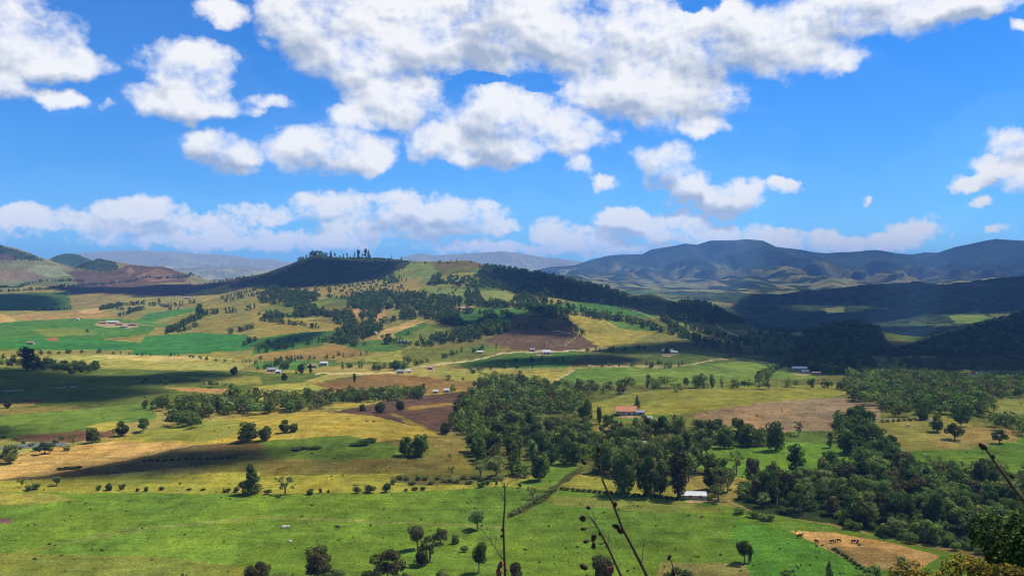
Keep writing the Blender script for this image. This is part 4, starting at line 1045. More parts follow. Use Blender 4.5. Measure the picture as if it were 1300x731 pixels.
# ------------------------------------------------------------------ buildings
WALLW = simple('white wall', (0.42, 0.40, 0.36), .8, .08, 1.5)
WALLC = simple('cream wall', (0.33, 0.28, 0.20), .8, .12, 1.5)
ROOFW = simple('pale metal roof', (0.40, 0.41, 0.42), .8, .10, 1.0)
ROOFG = simple('grey roof', (0.20, 0.20, 0.21), .9, .15, 1.0)
ROOFO = simple('orange tile roof', (0.36, 0.15, 0.08), .8, .25, 1.6)
ROOFP = simple('faded tile roof', (0.38, 0.24, 0.18), .8, .25, 1.6)
ROOFR = simple('red roof', (0.34, 0.04, 0.035), .7, .15, 1.2)
ROOFB = simple('blue roof', (0.06, 0.09, 0.26), .8, .12, 1.2)
ROOFN = simple('brown roof', (0.26, 0.16, 0.09), .8, .2, 1.6)
WOODD = simple('dark wood', (0.07, 0.05, 0.04), .7, .3, 3)
GLASS = simple('window glass', (0.04, 0.05, 0.06), .15, .1, 1, 0, .5)
def boxes(lst):
    Vs, Fs, o = [], [], 0
    for (x0, x1, y0, y1, z0, z1) in lst:
        Vs += [(x, y, z) for x in (x0, x1) for y in (y0, y1) for z in (z0, z1)]
        Fs += [tuple(o + i for i in f) for f in ((0,1,3,2),(4,6,7,5),(0,4,5,1),(2,3,7,6),(0,2,6,4),(1,5,7,3))]; o += 8
    return np.array(Vs, float), np.array(Fs)
def mesh_py(name, V_, F_):
    me = bpy.data.meshes.new(name); me.from_pydata([tuple(v) for v in V_], [], F_); me.update(); return me
def house(px, py, wpx, roof, wall, label, name='farmhouse', rz=0.0, dm=6.0, hw=2.7, rise=1.5, shed=False, group=None, cat='house'):
    g = ground(px, py)
    if g is None: print('no ground', label); return
    W = wpx * g[1] / F; hx = W / 2; hy = min(dm, max(W * .7, 3)) / 2
    zz = min(float(Hs(np.array([g[0] + a]), np.array([g[1] + b]))[0]) for a in (-hx, hx) for b in (-hy, hy))
    e = empty(name, (g[0], g[1] + hy, zz - .1), rz); tag(e, label, cat, group)
    lift = g[2] - zz + .1
    hw = hw + lift
    # gabled walls
    V_ = [(-hx,-hy,0),(hx,-hy,0),(hx,hy,0),(-hx,hy,0),(-hx,-hy,hw),(hx,-hy,hw),(hx,hy,hw),(-hx,hy,hw),(-hx,0,hw+rise-.06),(hx,0,hw+rise-.06)]
    F_ = [(0,1,5,4),(2,3,7,6),(1,2,6,9,5),(3,0,4,8,7),(0,3,2,1)]
    link('wall', mesh_py('wall', V_, F_), e, wall)
    o = .45; s = rise / hy; th = .12
    zt, zb_ = hw + rise, hw - o * s
    V_ = [(-hx-o,-hy-o,zb_),(hx+o,-hy-o,zb_),(hx+o,0,zt),(-hx-o,0,zt),(hx+o,hy+o,zb_),(-hx-o,hy+o,zb_)]
    V_ += [(x, y, z + th) for x, y, z in V_]
    F_ = [(0,3,2,1),(3,5,4,2),(6,7,8,9),(9,8,10,11),(0,1,7,6),(1,2,8,7),(2,4,10,8),(4,5,11,10),(5,3,9,11),(3,0,6,9)]
    rf = link('roof', mesh_py('roof', V_, F_), e, roof)
    rg = mesh_np('ridge_cap', *tube([([(-hx-o, 0, zt+th), (hx+o, 0, zt+th)], [.12, .12])]))
    link('ridge_cap', rg, rf, roof)
    nwin = max(1, int(W / 3.2)); xs_ = np.linspace(-hx, hx, nwin * 2 + 1)[1::2]
    for i, x in enumerate(xs_):
        if i == nwin // 2 and not shed:
            link('door', mesh_np('door', *boxes([(x - .5, x + .5, -hy - .05, -hy + .02, lift, lift + 2.05)])), e, WOODD)
        else:
            wn = link('window', mesh_np('window', *boxes([(x - .6, x + .6, -hy - .06, -hy + .02, lift + .9, lift + 2.0)])), e, WOODD if shed else WALLW)
            link('pane', mesh_np('pane', *boxes([(x - .5, x + .5, -hy - .08, -hy - .05, lift + 1.0, lift + 1.9)])), wn, GLASS)
    return e
house(796,527,26,ROOFO,WALLW,'long orange-tiled white farmhouse above the broken wood', dm=9, hw=2.8, rise=2.6, rz=-.08)
house(813,527,11,ROOFG,WALLC,'small grey-roofed annexe at the right end of the orange-tiled farmhouse','annexe', dm=6, hw=2.2, rise=1.0, shed=True, cat='shed')
house(825,533,5,ROOFW,WALLW,'tiny white shed right of the orange-tiled farmhouse','shed', hw=1.5, rise=.5, shed=True, cat='shed')
house(884,634,26,ROOFW,WALLC,'low white-roofed shed at the upper edge of the near meadow','shed', dm=7, hw=1.8, rise=.9, shed=True, rz=-.12, cat='shed')
house(787,569,11,ROOFW,WALLC,'left pale roof among the trees of the grove','shed', hw=2.6, rise=.8, shed=True, cat='shed')
house(815,569,13,ROOFW,WALLW,'right pale roof among the trees of the grove','shed', hw=2.6, rise=.8, shed=True, cat='shed')
house(1016,471,18,ROOFW,WALLW,'white house in the shaded wood beyond the pasture track', dm=8, hw=3, rise=1.4)
house(1023,474,8,ROOFG,WALLW,'small wing in front of the white house in the shaded wood','outbuilding', hw=2.4, rise=1, shed=True, cat='shed')
house(1037,475,10,ROOFP,WALLC,'low tan outbuilding right of the white house in the shaded wood','outbuilding', hw=1.6, rise=.7, shed=True, cat='shed')
house(1229,477,20,ROOFR,WALLW,'red-roofed white farmhouse at the edge of the shaded right plain', dm=8, hw=2.4, rise=1.3)
house(1246,477,13,ROOFW,WALLW,'white-roofed barn joined to the red-roofed farmhouse','barn', hw=2.4, rise=1, shed=True, cat='barn')
house(848,448,14,ROOFG,WALLW,'grey-roofed farmhouse in shade under a dark tree', hw=2.8, rise=1.6)
house(856,449,8,ROOFW,WALLW,'pale-roofed shed at the right of the shaded grey-roofed farmhouse','shed', hw=2.2, rise=1, shed=True, cat='shed')
house(933,429,7,ROOFW,WALLW,'tiny bright white house on the dark slope beside the track', hw=3, rise=1.2)
house(868,405,11,ROOFO,WALLC,'orange-roofed house on the far green shelf in front of dark woods', hw=3, rise=1.6)
house(694,450,10,ROOFW,WALLW,'bright white house in front of the brown ploughed mound', hw=3.2, rise=2)
house(676,446,6,ROOFG,WALLW,'small pale house left of the bright white one by the mound', hw=2.6, rise=1.2)
house(588,393,14,ROOFP,WALLC,'tan-roofed house above the dark green field on the hill', hw=3, rise=1.8)
house(578,394,6,ROOFO,WALLW,'small orange-roofed cottage left of the tan-roofed hill house', hw=2.6, rise=1.2)
house(512,436,13,ROOFB,WALLC,'long blue-roofed shed below the green knoll','shed', hw=2.4, rise=1.0, shed=True, cat='shed')
house(411,464,9,ROOFW,WALLW,'white house on the green strip in the middle distance', hw=3, rise=1.2)
house(396,467,12,ROOFN,WALLC,'brown-roofed long building behind dark trees', 'farm_building', hw=2.6, rise=1.4)
house(345,472,13,ROOFG,WALLW,'grey-roofed farm building at the end of the pale road','farm_building', hw=2.6, rise=1.6)
house(353,474,6,ROOFW,WALLW,'small pale shed right of the grey-roofed farm building','shed', hw=2.2, rise=1, shed=True, cat='shed')
house(508,474,9,ROOFG,WALLW,'grey roadside shed right of the dark tree','shed', hw=2.4, rise=1.2, shed=True, cat='shed')
house(520,473,5,ROOFW,WALLW,'smallest pale shed along the pale road','shed', hw=2, rise=1, shed=True, cat='shed')
house(546,469,7,ROOFP,WALLW,'faded-roofed cottage above the pale road', hw=2.6, rise=1.6)
house(609,449,7,ROOFW,WALLC,'pale cottage where the road meets the hedge', hw=2.4, rise=1.2)
house(475,425,6,ROOFW,WALLC,'pale hut among trees below the hill groves','hut', hw=3, rise=1.2, cat='hut')
house(553,499,6,ROOFW,WALLW,'left of two white sheds above the ploughed field','shed', hw=1.8, rise=.8, shed=True, cat='shed')
house(567,498,6,ROOFW,WALLW,'right of two white sheds above the ploughed field','shed', hw=2.2, rise=.9, shed=True, cat='shed')
house(238,379,8,ROOFP,WALLW,'white house in the plateau hedge below the dark slope', hw=3.4, rise=2)
house(38,437,8,ROOFN,WALLC,'small tan hut on the green fields at the far left','hut', hw=2.2, rise=1.6, cat='hut')
house(99,407,3,ROOFW,WALLW,'tiny white hut left of the farm compound','hut', hw=3, rise=1.2, cat='hut')
house(130,411,10,ROOFO,WALLC,'leftmost orange-roofed barn of the plateau farm compound','barn', hw=2.4, rise=1.5, shed=True, cat='barn')
house(142,411,16,ROOFW,WALLW,'white-roofed hall in the middle of the plateau farm compound','barn', hw=3.4, rise=1.8, shed=True, cat='barn')
house(151,413,9,ROOFO,WALLC,'orange-roofed house right of the white-roofed hall','farmhouse', hw=2.6, rise=1.6)
house(157,416,10,ROOFG,WALLW,'pale grey shed in front of the farm compound','shed', hw=1.8, rise=1, shed=True, cat='shed')
house(168,413,9,ROOFO,WALLC,'rightmost red-orange barn of the plateau farm compound','barn', hw=2.2, rise=1.4, shed=True, cat='barn')
house(693,368.5,8,ROOFN,WALLC,'brown house high on the shaded shoulder of the hill', hw=3.4, rise=1.6)

# ------------------------------------------------------------------ cattle
def skin_mesh(name, verts, edges, radii, lv=2):
    me = bpy.data.meshes.new('tmp'); me.from_pydata(verts, edges, []); o = bpy.data.objects.new('tmp', me); COL.objects.link(o)
    o.modifiers.new('s', 'SKIN'); sv = me.skin_vertices[0].data
    for i, r_ in enumerate(radii): sv[i].radius = r_ if isinstance(r_, tuple) else (r_, r_)
    sv[0].use_root = True
    ss = o.modifiers.new('u', 'SUBSURF'); ss.levels = lv; ss.render_levels = lv
    dg = bpy.context.evaluated_depsgraph_get(); m2 = bpy.data.meshes.new_from_object(o.evaluated_get(dg)); m2.name = name
    bpy.data.objects.remove(o)
    return m2
def cow_mesh(graze=True):
    V_ = [(0,0,1.05),(.55,0,1.08),(-.6,0,1.10),(.95,0,1.15)]
    R_ = [(.36,.33),(.34,.36),(.30,.33),(.17,.2)]
    E_ = [(0,1),(0,2),(1,3)]
    if graze: V_ += [(1.25,0,.75),(1.4,0,.32),(1.48,0,.12)]
    else: V_ += [(1.2,0,1.38),(1.45,0,1.36),(1.72,0,1.2)]
    R_ += [(.14,.16),(.13,.14),(.085,.09)]; E_ += [(3,4),(4,5),(5,6)]
    for sx_ in (.55, -.62):
        for sy_ in (-.2, .2):
            i = len(V_)
            V_ += [(sx_, sy_, .72), (sx_ + (.03 if sx_ > 0 else -.08), sy_, .38), (sx_, sy_, .03)]; R_ += [.12, .06, .055]
            E_ += [(1 if sx_ > 0 else 2, i), (i, i + 1), (i + 1, i + 2)]
    i = len(V_); V_ += [(-.92,0,1.1),(-1.0,0,.6)]; R_ += [.04, .03]; E_ += [(2, i), (i, i + 1)]
    j = 5 if graze else 4
    for sy_ in (-.17, .17):
        i = len(V_); q = V_[j]; V_.append((q[0] - .1, sy_, q[2] + .12)); R_.append(.035); E_.append((j, i))
    return skin_mesh('cow', V_, E_, R_)
COWG, COWS = cow_mesh(True), cow_mesh(False)
HD = simple('black hide', (0.02, 0.018, 0.016), .7, .3, 1.5); HW = simple('white hide', (0.38, 0.35, 0.30), .7, .2, 1.5); HB = simple('brown hide', (0.16, 0.07, 0.04), .7, .3, 1.5)
def cow(px, py, mat, label, rz, graze=True, group='grazing cattle', sc=.9):
    g = ground(px, py)
    me = with_mat(COWG if graze else COWS, mat)
    o = link('cow', me); o.location = g; o.rotation_euler = (0, 0, rz); o.scale = (sc,) * 3
    tag(o, label, 'cow', group)
cow(1015,683,HD,'black cow standing at the upper left corner of the tan field',.3,False,sc=1.15)
cow(1037,689,HD,'small black cow just right of the one in the corner',2.0)
cow(1056,689,HD,'third black cow from the left on the tan field',.1)
cow(1065,688,HD,'fourth black cow from the left on the tan field',3.0)
cow(1083,689,HD,'fifth black cow from the left, head down on the tan field',.2,True)
cow(1089,689,HD,'rightmost black cow on the tan field',1.3)
cow(891,658,HB,'brown cow alone on the near meadow below the white shed',.1)
cow(429,671,HD,'black cow alone on the left part of the near meadow',2.7)
cow(1152,542,HW,'white cow on the upper part of the yellow pasture',.2,sc=1.3)
cow(1139,574,HD,'black cow at the lower edge of the yellow pasture',.4)
cow(1147,574,HW,'white cow beside the black one at the lower edge of the pasture',2.8)
cow(1174,579,HW,'pale cow near the edge of the large wood',.2)
cow(441,533,HB,'leftmost of three brown cattle on the yellow hill',.2)
cow(466,536,HB,'middle of three brown cattle on the yellow hill',.5)
cow(475,536,HB,'rightmost of three brown cattle on the yellow hill',2.6)

g = ground(989, 493)
e = empty('utility_pole', g); tag(e, 'pale utility pole standing above the row right of the pasture', 'pole')
link('pole', mesh_np('pole', *tube([([(0,0,-.5),(0,0,9)], [.22,.15])])), e, WALLC); link('crossbar', mesh_np('crossbar', *boxes([(-1.1,1.1,-.06,.06,8.2,8.4)])), e, WOODD)
# ------------------------------------------------------------------ rocks and water
ROCK = simple('pale rock', (0.25, 0.23, 0.20), .9, .3, 1.2)
def rock_mesh(seed):
    import bmesh
    bm = bmesh.new(); bmesh.ops.create_icosphere(bm, subdivisions=3, radius=1)
    from mathutils import noise as mn
    for v_ in bm.verts:
        v_.co *= 1 + .35 * mn.noise(v_.co * 1.3 + Vector((seed, 0, 0))) + .12 * mn.noise(v_.co * 4 + Vector((0, seed, 0)))
        v_.co.z *= .55
    me = bpy.data.meshes.new('rock'); bm.to_mesh(me); bm.free(); me.materials.append(ROCK); return me
RM = [rock_mesh(i * 3.7) for i in range(4)]
def rock(px, py, r_, label, group=None, sy=1.0):
    g = ground(px, py); o = link('rock', random.choice(RM)); o.location = (g[0], g[1], g[2] + r_ * .15); o.scale = (r_, r_ * sy, r_); o.rotation_euler = (0, 0, random.uniform(0, 6.28))
    tag(o, label, 'rock', group)
rock(360,669,1.2,'pale flat rock on the near meadow, upper of two'); rock(366,668,.8,'small pale rock touching the upper flat rock')
rock(368,687,.9,'pale rock on the near meadow, lower of two')
for x, y in ((8,497),(14,497),(20,496),(26,496),(72,493),(76,493),(82,492),(90,492),(95,492)):
    rock(x, y, 1.6, 'pale boulder in the broken line across the shaded plain', 'boulders across the shaded plain')
for x, y in ((705,421),(709,421),(714,422),(718,423),(722,424)):
    rock(x, y, 2.6, 'pale boulder on the dark slope of the brown mound', 'boulders on the brown mound')
for x, y in ((1266,535),(1271,537),(1277,538),(1280,538)):
    rock(x, y, 1.7, 'white stone among trees at the right edge', 'white stones at the right edge')
for k in range(26):
    rock(1095 + random.uniform(0, 90), 533 + random.uniform(-1.5, 1.5), .7, 'small grey stone along the top of the yellow pasture', 'stones along the top of the yellow pasture')
m, t = mat_new('stream water')
b = t.n('ShaderNodeBsdfPrincipled', {'Base Color': (.075, .08, .06, 1), 'Roughness': .6, 'Specular IOR Level': .5,
    'Normal': t.n('ShaderNodeBump', {'Height': t.noise(t.n('ShaderNodeTexCoord').outputs['Object'], 1.2, 3), 'Strength': .25}).outputs[0]})
t.n('ShaderNodeOutputMaterial', {'Surface': b.outputs[0]})
wp = [(0,567),(22,564),(40,562),(60,561),(80,562),(88,564),(80,566),(60,567),(40,568),(20,570),(0,571)]
wg = [ground(*p) for p in wp]; zt = float(np.mean([g[2] for g in wg])) + .12
def prism(poly3, z, th):
    n = len(poly3); V_ = [(p[0], p[1], z) for p in poly3] + [(p[0], p[1], z - th) for p in poly3]
    F_ = [tuple(range(n)), tuple(range(2 * n - 1, n - 1, -1))] + [(i, i + n, (i + 1) % n + n, (i + 1) % n) for i in range(n)]
    return V_, F_
V_ = [(g[0], g[1], g[2] + .12) for g in wg] + [(g[0], g[1], g[2] - .5) for g in wg]
n = len(wg)
tag(link('stream_water', mesh_py('stream_water', V_, [tuple(range(n)), tuple(range(2 * n - 1, n - 1, -1))] + [(i, i + n, (i + 1) % n + n, (i + 1) % n) for i in range(n)]), mat=m), kind='structure')

# ------------------------------------------------------------------ dry stems in the foreground
STEM = simple('dry stem', (0.075, 0.042, 0.028), .7, .4, 30); POD = simple('seed pod', (0.05, 0.02, 0.016), .6, .5, 40); TWIG = simple('grey twig', (0.10, 0.085, 0.06), .8, .3, 30); BRACT = simple('red bract', (0.25, 0.06, 0.05), .6, .4, 40)
def P3_(px, py, Y): return np.array(at_depth(px, py, Y))
def pathpx(pts, Y, r0, r1, dy=0.0):
    n = len(pts)
    r0 *= .8; r1 *= .8
    return ([P3_(x, y, Y + dy * i) for i, (x, y) in enumerate(pts)], [r0 + (r1 - r0) * i / (n - 1) for i in range(n)])
def pod_mesh(c, r_, stretch, axis, seed, rough=.25):
    rr_ = np.random.default_rng(seed); Vs, Fs = [], []
    nu_, nv_ = 10, 8; ax = np.array(axis, float); ax /= np.linalg.norm(ax)
    a = np.cross(ax, [0, 1, .1]); a /= np.linalg.norm(a); b = np.cross(ax, a)
    for i in range(nv_ + 1):
        th = math.pi * i / nv_
        for j in range(nu_):
            ph = 2 * math.pi * j / nu_; q = r_ * (1 + rough * rr_.uniform(-.5, .5)) * (1 + .12 * math.cos(3 * ph))
            Vs.append(c + ax * math.cos(th) * q * stretch + (a * math.cos(ph) + b * math.sin(ph)) * math.sin(th) * q)
    for i in range(nv_):
        for j in range(nu_): Fs.append((i * nu_ + j, i * nu_ + (j + 1) % nu_, (i + 1) * nu_ + (j + 1) % nu_, (i + 1) * nu_ + j))
    me = mesh_np('pod', np.array(Vs), np.array(Fs)); me.polygons.foreach_set('use_smooth', np.ones(len(Fs), bool)); return me
def plant(name, label, cat, root, stem_paths, twig_paths, pods, Y, bracts=(), smat=STEM, tmat=TWIG):
    p0 = stem_paths[0][0][0]
    base = np.array([p0[0], p0[1], float(Hs(np.array([p0[0]]), np.array([p0[1]]))[0])])
    stem_paths[0] = ([base - np.array([0, 0, .05]), (base + p0) / 2 + np.array([.02, .02, 0])] + list(stem_paths[0][0]), [stem_paths[0][1][0] * 1.5, stem_paths[0][1][0] * 1.25] + list(stem_paths[0][1]))
    e = empty(name, base); tag(e, label, cat)
    def child(nm, me, mt):
        co = np.empty(len(me.vertices) * 3, np.float32); me.vertices.foreach_get('co', co); co = co.reshape(-1, 3) - base.astype(np.float32); me.vertices.foreach_set('co', co.ravel()); me.update()
        return link(nm, me, e, mt)
    child('stem', mesh_np('stem', *tube(stem_paths)), smat)
    for p in twig_paths: child('twig', mesh_np('twig', *tube([p])), tmat)
    for i, (x, y, r_, st, ax) in enumerate(pods): child('pod', pod_mesh(P3_(x, y, Y), r_ * .8 * Y / F, st, (ax[0], 0.1, ax[1]), i + int(x)), POD)
    for i, (x, y, r_, st, ax) in enumerate(bracts): child('bract', pod_mesh(P3_(x, y, Y), r_ * .8 * Y / F, st, (ax[0], 0.1, ax[1]), i + int(x), .6), BRACT)
    return e
mm_ = lambda px_, Y: px_ * Y / F
Y = 3.2
plant('dead_stem','upright leafless brown stem rising from the bottom edge left of centre','plant',(644,800),
  [pathpx([(645,800),(642,745),(640,700),(639,665),(641,640),(641,622),(640,612)], Y, mm_(2.6,Y), mm_(.9,Y))],
  [pathpx([(641,622),(637,612),(633,609),(628,610)], Y, mm_(.8,Y), mm_(.3,Y)), pathpx([(641,620),(645,613),(652,609),(656,612)], Y, mm_(.8,Y), mm_(.3,Y)), pathpx([(640,634),(636,626),(634,622)], Y, mm_(.8,Y), mm_(.3,Y)),
   pathpx([(640,712),(632,700),(624,688),(615,675),(606,668)], Y, mm_(1.1,Y), mm_(.4,Y)), pathpx([(624,688),(622,676),(624,666)], Y, mm_(.7,Y), mm_(.3,Y)), pathpx([(628,694),(630,684),(630,676)], Y, mm_(.6,Y), mm_(.3,Y))],
  [(638,672,2.2,1.3,(0,1)),(637,680,2.0,1.2,(0,1)),(640,695,1.8,1.5,(0,1))], Y, [(635,717,4,1.6,(.3,1)),(633,726,4.5,1.3,(-.4,1)),(642,722,2.5,2,(0,1))])
Y = 2.7
plant('seed_stem','tall leaning brown seed stem reaching highest in front of the valley','plant',(850,800),
  [pathpx([(850,800),(822,732),(805,698),(790,670),(778,638),(766,612),(763,600),(759,585),(760,568)], Y, mm_(3.1,Y), mm_(1.0,Y))],
  [pathpx([(763,598),(754,592),(748,588),(743,586)], Y, mm_(1.1,Y), mm_(.7,Y)), pathpx([(764,604),(757,606),(753,610)], Y, mm_(.6,Y), mm_(.3,Y)), pathpx([(786,664),(774,658),(766,654)], Y, mm_(.5,Y), mm_(.25,Y)), pathpx([(781,645),(776,634),(772,628)], Y, mm_(.6,Y), mm_(.3,Y)),
   pathpx([(815,716),(816,700),(817,688),(815,682)], Y, mm_(.9,Y), mm_(.4,Y)), pathpx([(817,690),(821,688)], Y, mm_(.5,Y), mm_(.3,Y))],
  [(760,570,3.4,1.7,(.1,1)),(760,578,2.2,1.3,(.1,1)),(742,587,3.6,1.1,(1,.2)),(781,640,3.3,1.5,(.3,1)),(782,668,3.8,1.6,(1,-.3)),(787,674,3.8,1.4,(1,-.6)),(761,592,2.4,1.3,(0,1))], Y)
Y = 2.5
plant('seed_stem','shorter seed stem hung with round pods left of the tall one','plant',(808,800),
  [pathpx([(808,800),(792,738),(780,712),(771,692),(762,675),(756,665),(750,657),(746,654)], Y, mm_(2.8,Y), mm_(.9,Y))],
  [pathpx([(757,668),(754,655),(751,646)], Y, mm_(.7,Y), mm_(.5,Y)), pathpx([(757,669),(750,669),(744,671)], Y, mm_(.6,Y), mm_(.4,Y)), pathpx([(768,688),(760,690),(750,686),(746,687)], Y, mm_(.8,Y), mm_(.5,Y)), pathpx([(772,694),(773,684),(773,674)], Y, mm_(.7,Y), mm_(.4,Y)), pathpx([(780,716),(768,708),(755,698)], Y, mm_(.8,Y), mm_(.5,Y))],
  [(747,644,3.2,1.1,(1,0)),(740,658,4.6,1.1,(1,.1)),(741,671,2.8,1.7,(1,.1)),(754,682,4.0,1.4,(.3,1)),(744,687,3.2,1.4,(1,.2)),(754,692,3.4,1.6,(0,1)),(741,719,4.8,1.4,(1,-.4)),(762,677,2.4,1.3,(.5,1))], Y, [(774,722,3.5,1.6,(1,.3)),(770,692,1.6,2,(0,1))])
Y = 2.8
plant('seed_stem','short brown stem with one pointed bud at the bottom right of centre','plant',(858,800),
  [pathpx([(858,800),(857,745),(856,727),(853,714),(850,709)], Y, mm_(1.8,Y), mm_(.7,Y))], [pathpx([(853,712),(848,707),(846,704)], Y, mm_(.6,Y), mm_(.3,Y))], [(850,707,2.6,1.9,(.5,1)),(855,727,3.8,1.6,(0,1))], Y)
Y = 2.2
plant('seed_stem','thick brown stem with dark bud head slanting in from the right edge','plant',(1360,700),
  [pathpx([(1360,700),(1325,665),(1300,636),(1285,617),(1272,599),(1262,585),(1254,573),(1248,566)], Y, mm_(3.8,Y), mm_(1.4,Y))],
  [pathpx([(1285,617),(1296,606),(1304,598)], Y, mm_(1.4,Y), mm_(.6,Y))], [(1248,566,4.6,1.5,(-.8,.6)),(1261,579,2.4,1.5,(-.6,1)),(1285,604,3,1.5,(-1,1))], Y)
# ------------------------------------------------------------------ leafy plants on the near slope
LEAFY = leaf_mat('golden leaves', (0.22, 0.16, 0.03), .05); LEAFB = leaf_mat('glossy leaves', (0.085, 0.13, 0.045), .1)
def near_bush(name, label, px, pyt, Y, wpx, hgt, mat, nleaf, leaf, seed, two=None):
    r = np.random.default_rng(seed)
    top = P3_(px, pyt, Y); zg = float(Hs(np.array([top[0]]), np.array([top[1]]))[0]); H_ = top[2] - zg
    W_ = wpx * Y / F; e = empty(name, (top[0], top[1], zg)); tag(e, label, 'bush')
    L = [(r.uniform(-.5, .5) * W_, r.uniform(-.4, .4) * W_, H_ - r.uniform(.12, .5) * hgt - .35 * hgt * 0, ) for k in range(16)]
    rad = [r.uniform(.13, .22) * W_ for _ in L]
    L = [(x, y, min(z, H_ - q - abs(x) / W_ * hgt * .5)) for (x, y, z), q in zip(L, rad)]
    n = nleaf; k = r.integers(0, len(L), n); dv = r.normal(size=(n, 3)); dv /= np.linalg.norm(dv, axis=1, keepdims=True)
    C_ = np.array(L)[k] + dv * np.array(rad)[k][:, None] * (r.uniform(.6, 1.1, n) ** .6)[:, None]
    N_ = dv + r.normal(size=(n, 3)) * .6 + np.array([0, 0, .5]); N_ /= np.linalg.norm(N_, axis=1, keepdims=True)
    tn = r.uniform(.6, 1.4, n)[:, None] * np.where(r.random(n)[:, None] < two[0], np.array([two[1]]), 1.0) if two else r.uniform(.45, 1.5, n)
    link('crown', leaf_mesh('crown', quads(C_, N_, leaf, r), tn), e, mat)
    paths = []
    for q in L[:10]:
        q = np.array(q); paths.append(([np.array([q[0] * .1, q[1] * .1, -.1]), np.array([q[0] * .45, q[1] * .45, q[2] * .55]), q], [.035, .02, .006]))
    link('stems', mesh_np('stems', *tube(paths)), e, BARK)
near_bush('golden_bush','yellow-leaved bush along the bottom edge at the right',1215,702,13,150,1.6,LEAFY,14000,.022,3,(.55,(.25,.42,.9)))
near_bush('golden_bush','lower yellow-leaved bush left of the taller yellow one',1168,716,12,90,1.0,LEAFY,8000,.021,4,(.55,(.25,.42,.9)))
near_bush('golden_bush','yellow-leaved bush in the bottom right corner',1278,708,12.5,90,1.3,LEAFY,8000,.022,8,(.55,(.25,.42,.9)))
near_bush('leafy_tree','large-leaved pale green tree at the right edge near the bottom',1302,640,24,120,3.6,LEAFB,9000,.06,5,(.7,(.3,.4,.5)))
near_bush('green_bush','small-leaved green bush at the bottom edge left of the yellow bushes',1118,718,15,80,1.2,LEAFB,4500,.035,6)

# ------------------------------------------------------------------ unseen clouds, added and outlined to cast shade on the valley
m, t = mat_new('cloud')
dn = t.n('ShaderNodeAttribute', attribute_name='thickness').outputs['Fac']
po = t.n('ShaderNodeTexCoord').outputs['Object']
nn = t.noise(po, .006, 5, .6)
al = t.n('ShaderNodeMapRange', {0: t.math('ADD', dn, t.math('MULTIPLY_ADD', nn, 1.5, -.75)), 1: .05, 2: .55, 3: 0.0, 4: 0.85}).outputs[0]
df = t.n('ShaderNodeBsdfDiffuse', {'Color': (.9, .9, .9, 1)}); tl = t.n('ShaderNodeBsdfTranslucent', {'Color': (.9, .9, .92, 1)})
mx = t.n('ShaderNodeMixShader', {0: .45, 1: df.outputs[0], 2: tl.outputs[0]})
m2 = t.n('ShaderNodeMixShader', {0: al, 1: t.n('ShaderNodeBsdfTransparent').outputs[0], 2: mx.outputs[0]})
t.n('ShaderNodeOutputMaterial', {'Surface': m2.outputs[0]})
CLM = m
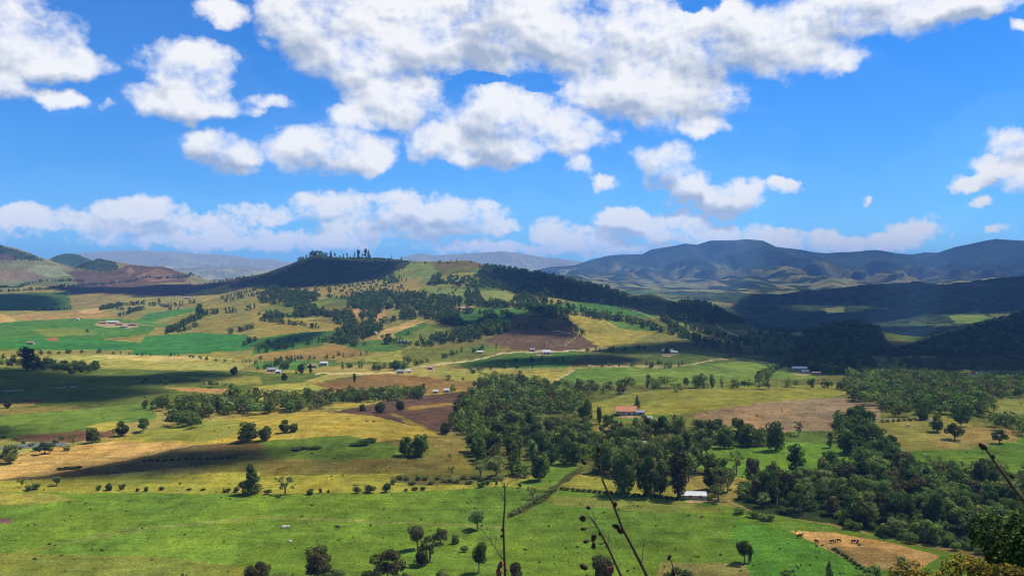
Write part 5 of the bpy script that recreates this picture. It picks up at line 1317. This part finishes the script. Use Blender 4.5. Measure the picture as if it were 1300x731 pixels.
def cloud(poly, label, H_=1900., Ym=None, edge=60., cell=None, world=False, holes=()):
    G_ = [np.array([p[0], p[1], -60.]) for p in poly] if world else []
    for p in ([] if world else poly):
        if Ym is not None: G_.append(P3_(p[0], p[1], Ym)); continue
        q = p[1]; g = ground(p[0], q)
        while (g is None or g[1] > 3300) and q < 400: q += 1.5; g = ground(p[0], q)
        G_.append(g)
    G_ = np.array([g for g in G_ if g is not None])
    T_ = (H_ - G_[:, 2]) / SD[2]
    Q_ = G_ + SD[None] * T_[:, None]
    x0, x1, y0, y1 = Q_[:, 0].min(), Q_[:, 0].max(), Q_[:, 1].min(), Q_[:, 1].max()
    cell = cell or max(min(14., edge * .5), max(x1 - x0, y1 - y0) / 170)
    gx = np.arange(x0 - 2 * cell, x1 + 3 * cell, cell); gy = np.arange(y0 - 2 * cell, y1 + 3 * cell, cell)
    A_, B_ = np.meshgrid(gx, gy, indexing='ij')
    pl = [(q[0], q[1]) for q in Q_]
    ins = inpoly(A_ + fbm(A_ / 90, B_ / 90, 3) * 25, B_ + fbm(A_ / 90 + 9, B_ / 90, 3) * 25, pl)
    dist = np.full(A_.shape, 1e9)
    for i in range(len(pl)):
        a = np.array(pl[i]); b = np.array(pl[(i + 1) % len(pl)]); ab = b - a
        tt = np.clip(((A_ - a[0]) * ab[0] + (B_ - a[1]) * ab[1]) / (ab @ ab + 1e-9), 0, 1)
        dist = np.minimum(dist, np.hypot(A_ - a[0] - tt * ab[0], B_ - a[1] - tt * ab[1]))
    for (hx_, hy_, hr_) in holes:
        g = ground(hx_, hy_); q = g + SD * (H_ - g[2]) / SD[2]; dh = np.hypot((A_ - q[0]) / 1.5, B_ - q[1]); ins &= dh > hr_; dist = np.minimum(dist, np.abs(dh - hr_))
    dens = np.clip(dist / edge, 0, 1)
    th = 30 + np.sqrt(np.clip(dist, 0, 400)) * 9 * (1 + fbm(A_ / 120, B_ / 120, 4))
    nx_, ny_ = A_.shape; idt = -np.ones(A_.shape, int); vs, ds, fs = [], [], []
    vin = ins
    idt[vin] = np.arange(vin.sum()); nT = int(vin.sum())
    Vt = np.stack([A_[vin], B_[vin], H_ + 10 + th[vin] * dens[vin]], 1); Vb = np.stack([A_[vin], B_[vin], H_ - 4 * dens[vin] - 1 + fbm(A_ / 60, B_ / 60, 3)[vin] * 6], 1)
    for i in range(nx_ - 1):
        for j in range(ny_ - 1):
            q = (idt[i, j], idt[i + 1, j], idt[i + 1, j + 1], idt[i, j + 1])
            if min(q) >= 0: fs.append(q); fs.append((q[3] + nT, q[2] + nT, q[1] + nT, q[0] + nT))
    if not fs: print('empty cloud', label); return
    # rim joins top and bottom
    from collections import Counter
    ec = {}
    for q in fs[::2]:
        for a, b in zip(q, q[1:] + q[:1]):
            if (b, a) in ec: del ec[(b, a)]
            else: ec[(a, b)] = 1
    for (a, b) in ec: fs.append((b, a, a + nT, b + nT))
    me = mesh_np('cloud', np.concatenate([Vt, Vb]), np.array(fs))
    at = me.attributes.new('thickness', 'FLOAT', 'POINT'); at.data.foreach_set('value', np.concatenate([dens[vin], dens[vin]]).astype(np.float32))
    me.polygons.foreach_set('use_smooth', np.ones(len(fs), bool))
    tag(link('cloud', me, mat=CLM), label, 'cloud', 'unseen clouds shading the valley')
cloud([(-120,467),(60,467),(120,474),(200,474),(262,468),(330,478),(300,486),(200,490),(240,498),(180,506),(150,516),(110,512),(40,514),(-120,520)], 'long low unseen cloud shading the left plain', edge=45)
cloud([(-120,535),(20,532),(50,540),(50,552),(130,548),(80,558),(-120,562)], 'small unseen cloud shading the boggy stream', edge=30)
cloud([(20,608),(110,594),(180,581),(250,564),(330,562),(400,570),(480,572),(540,580),(470,584),(380,580),(330,592),(230,602),(100,607)], 'narrow ragged unseen cloud shading the olive fields', edge=16)
cloud([(300,356),(345,344),(395,319),(455,324),(515,330),(505,345),(495,352),(430,364),(360,368),(310,364)], 'dark-based unseen cloud shading the central hilltop', edge=60)
cloud([(-120,372),(60,372),(90,380),(85,394),(-120,398)], 'unseen cloud shading the plateau fields at the left', edge=60)
cloud([(60,366),(140,358),(250,350),(330,350),(330,362),(240,377),(160,374),(80,372)], 'unseen cloud shading the brown strips of the plateau', edge=60)
cloud([(1000,474),(1400,486),(1400,396),(1290,396),(1180,425),(1150,432),(1060,405),(1000,415),(960,405),(930,396),(880,378),(830,372),(700,348),(640,340),(610,345),(640,368),(720,382),(800,392),(850,404),(900,425),(850,430),(800,434),(740,443),(790,452),(880,450),(960,460)], 'vast grey-based unseen cloud shading the right-hand valley', edge=70, H_=2100.)
cloud([(600,458),(650,452),(720,449),(790,449),(840,456),(800,464),(720,462),(640,468),(600,466)], 'small unseen cloud shading the fields by the white house', edge=30)
cloud([(700,2500),(1000,2050),(1700,1900),(2700,2100),(3400,3200),(3000,4500),(2000,4700),(1150,4400),(820,3500)], 'broad unseen cloud shading the wooded ridge at the right', H_=2300., edge=110, world=True, holes=((1230,404,150),(1060,393,90),(1130,430,120)))
cloud([(560,404),(640,402),(650,410),(600,418)], 'little unseen cloud shading the green hillside field', edge=25)
cloud([(330,438),(400,420),(430,420),(400,432),(350,446)], 'little unseen cloud shading the hedged hill fields', edge=25)
cloud([(645,398),(700,394),(735,412),(745,432),(700,424),(655,420)], 'little unseen cloud shading the brown mound', edge=25)
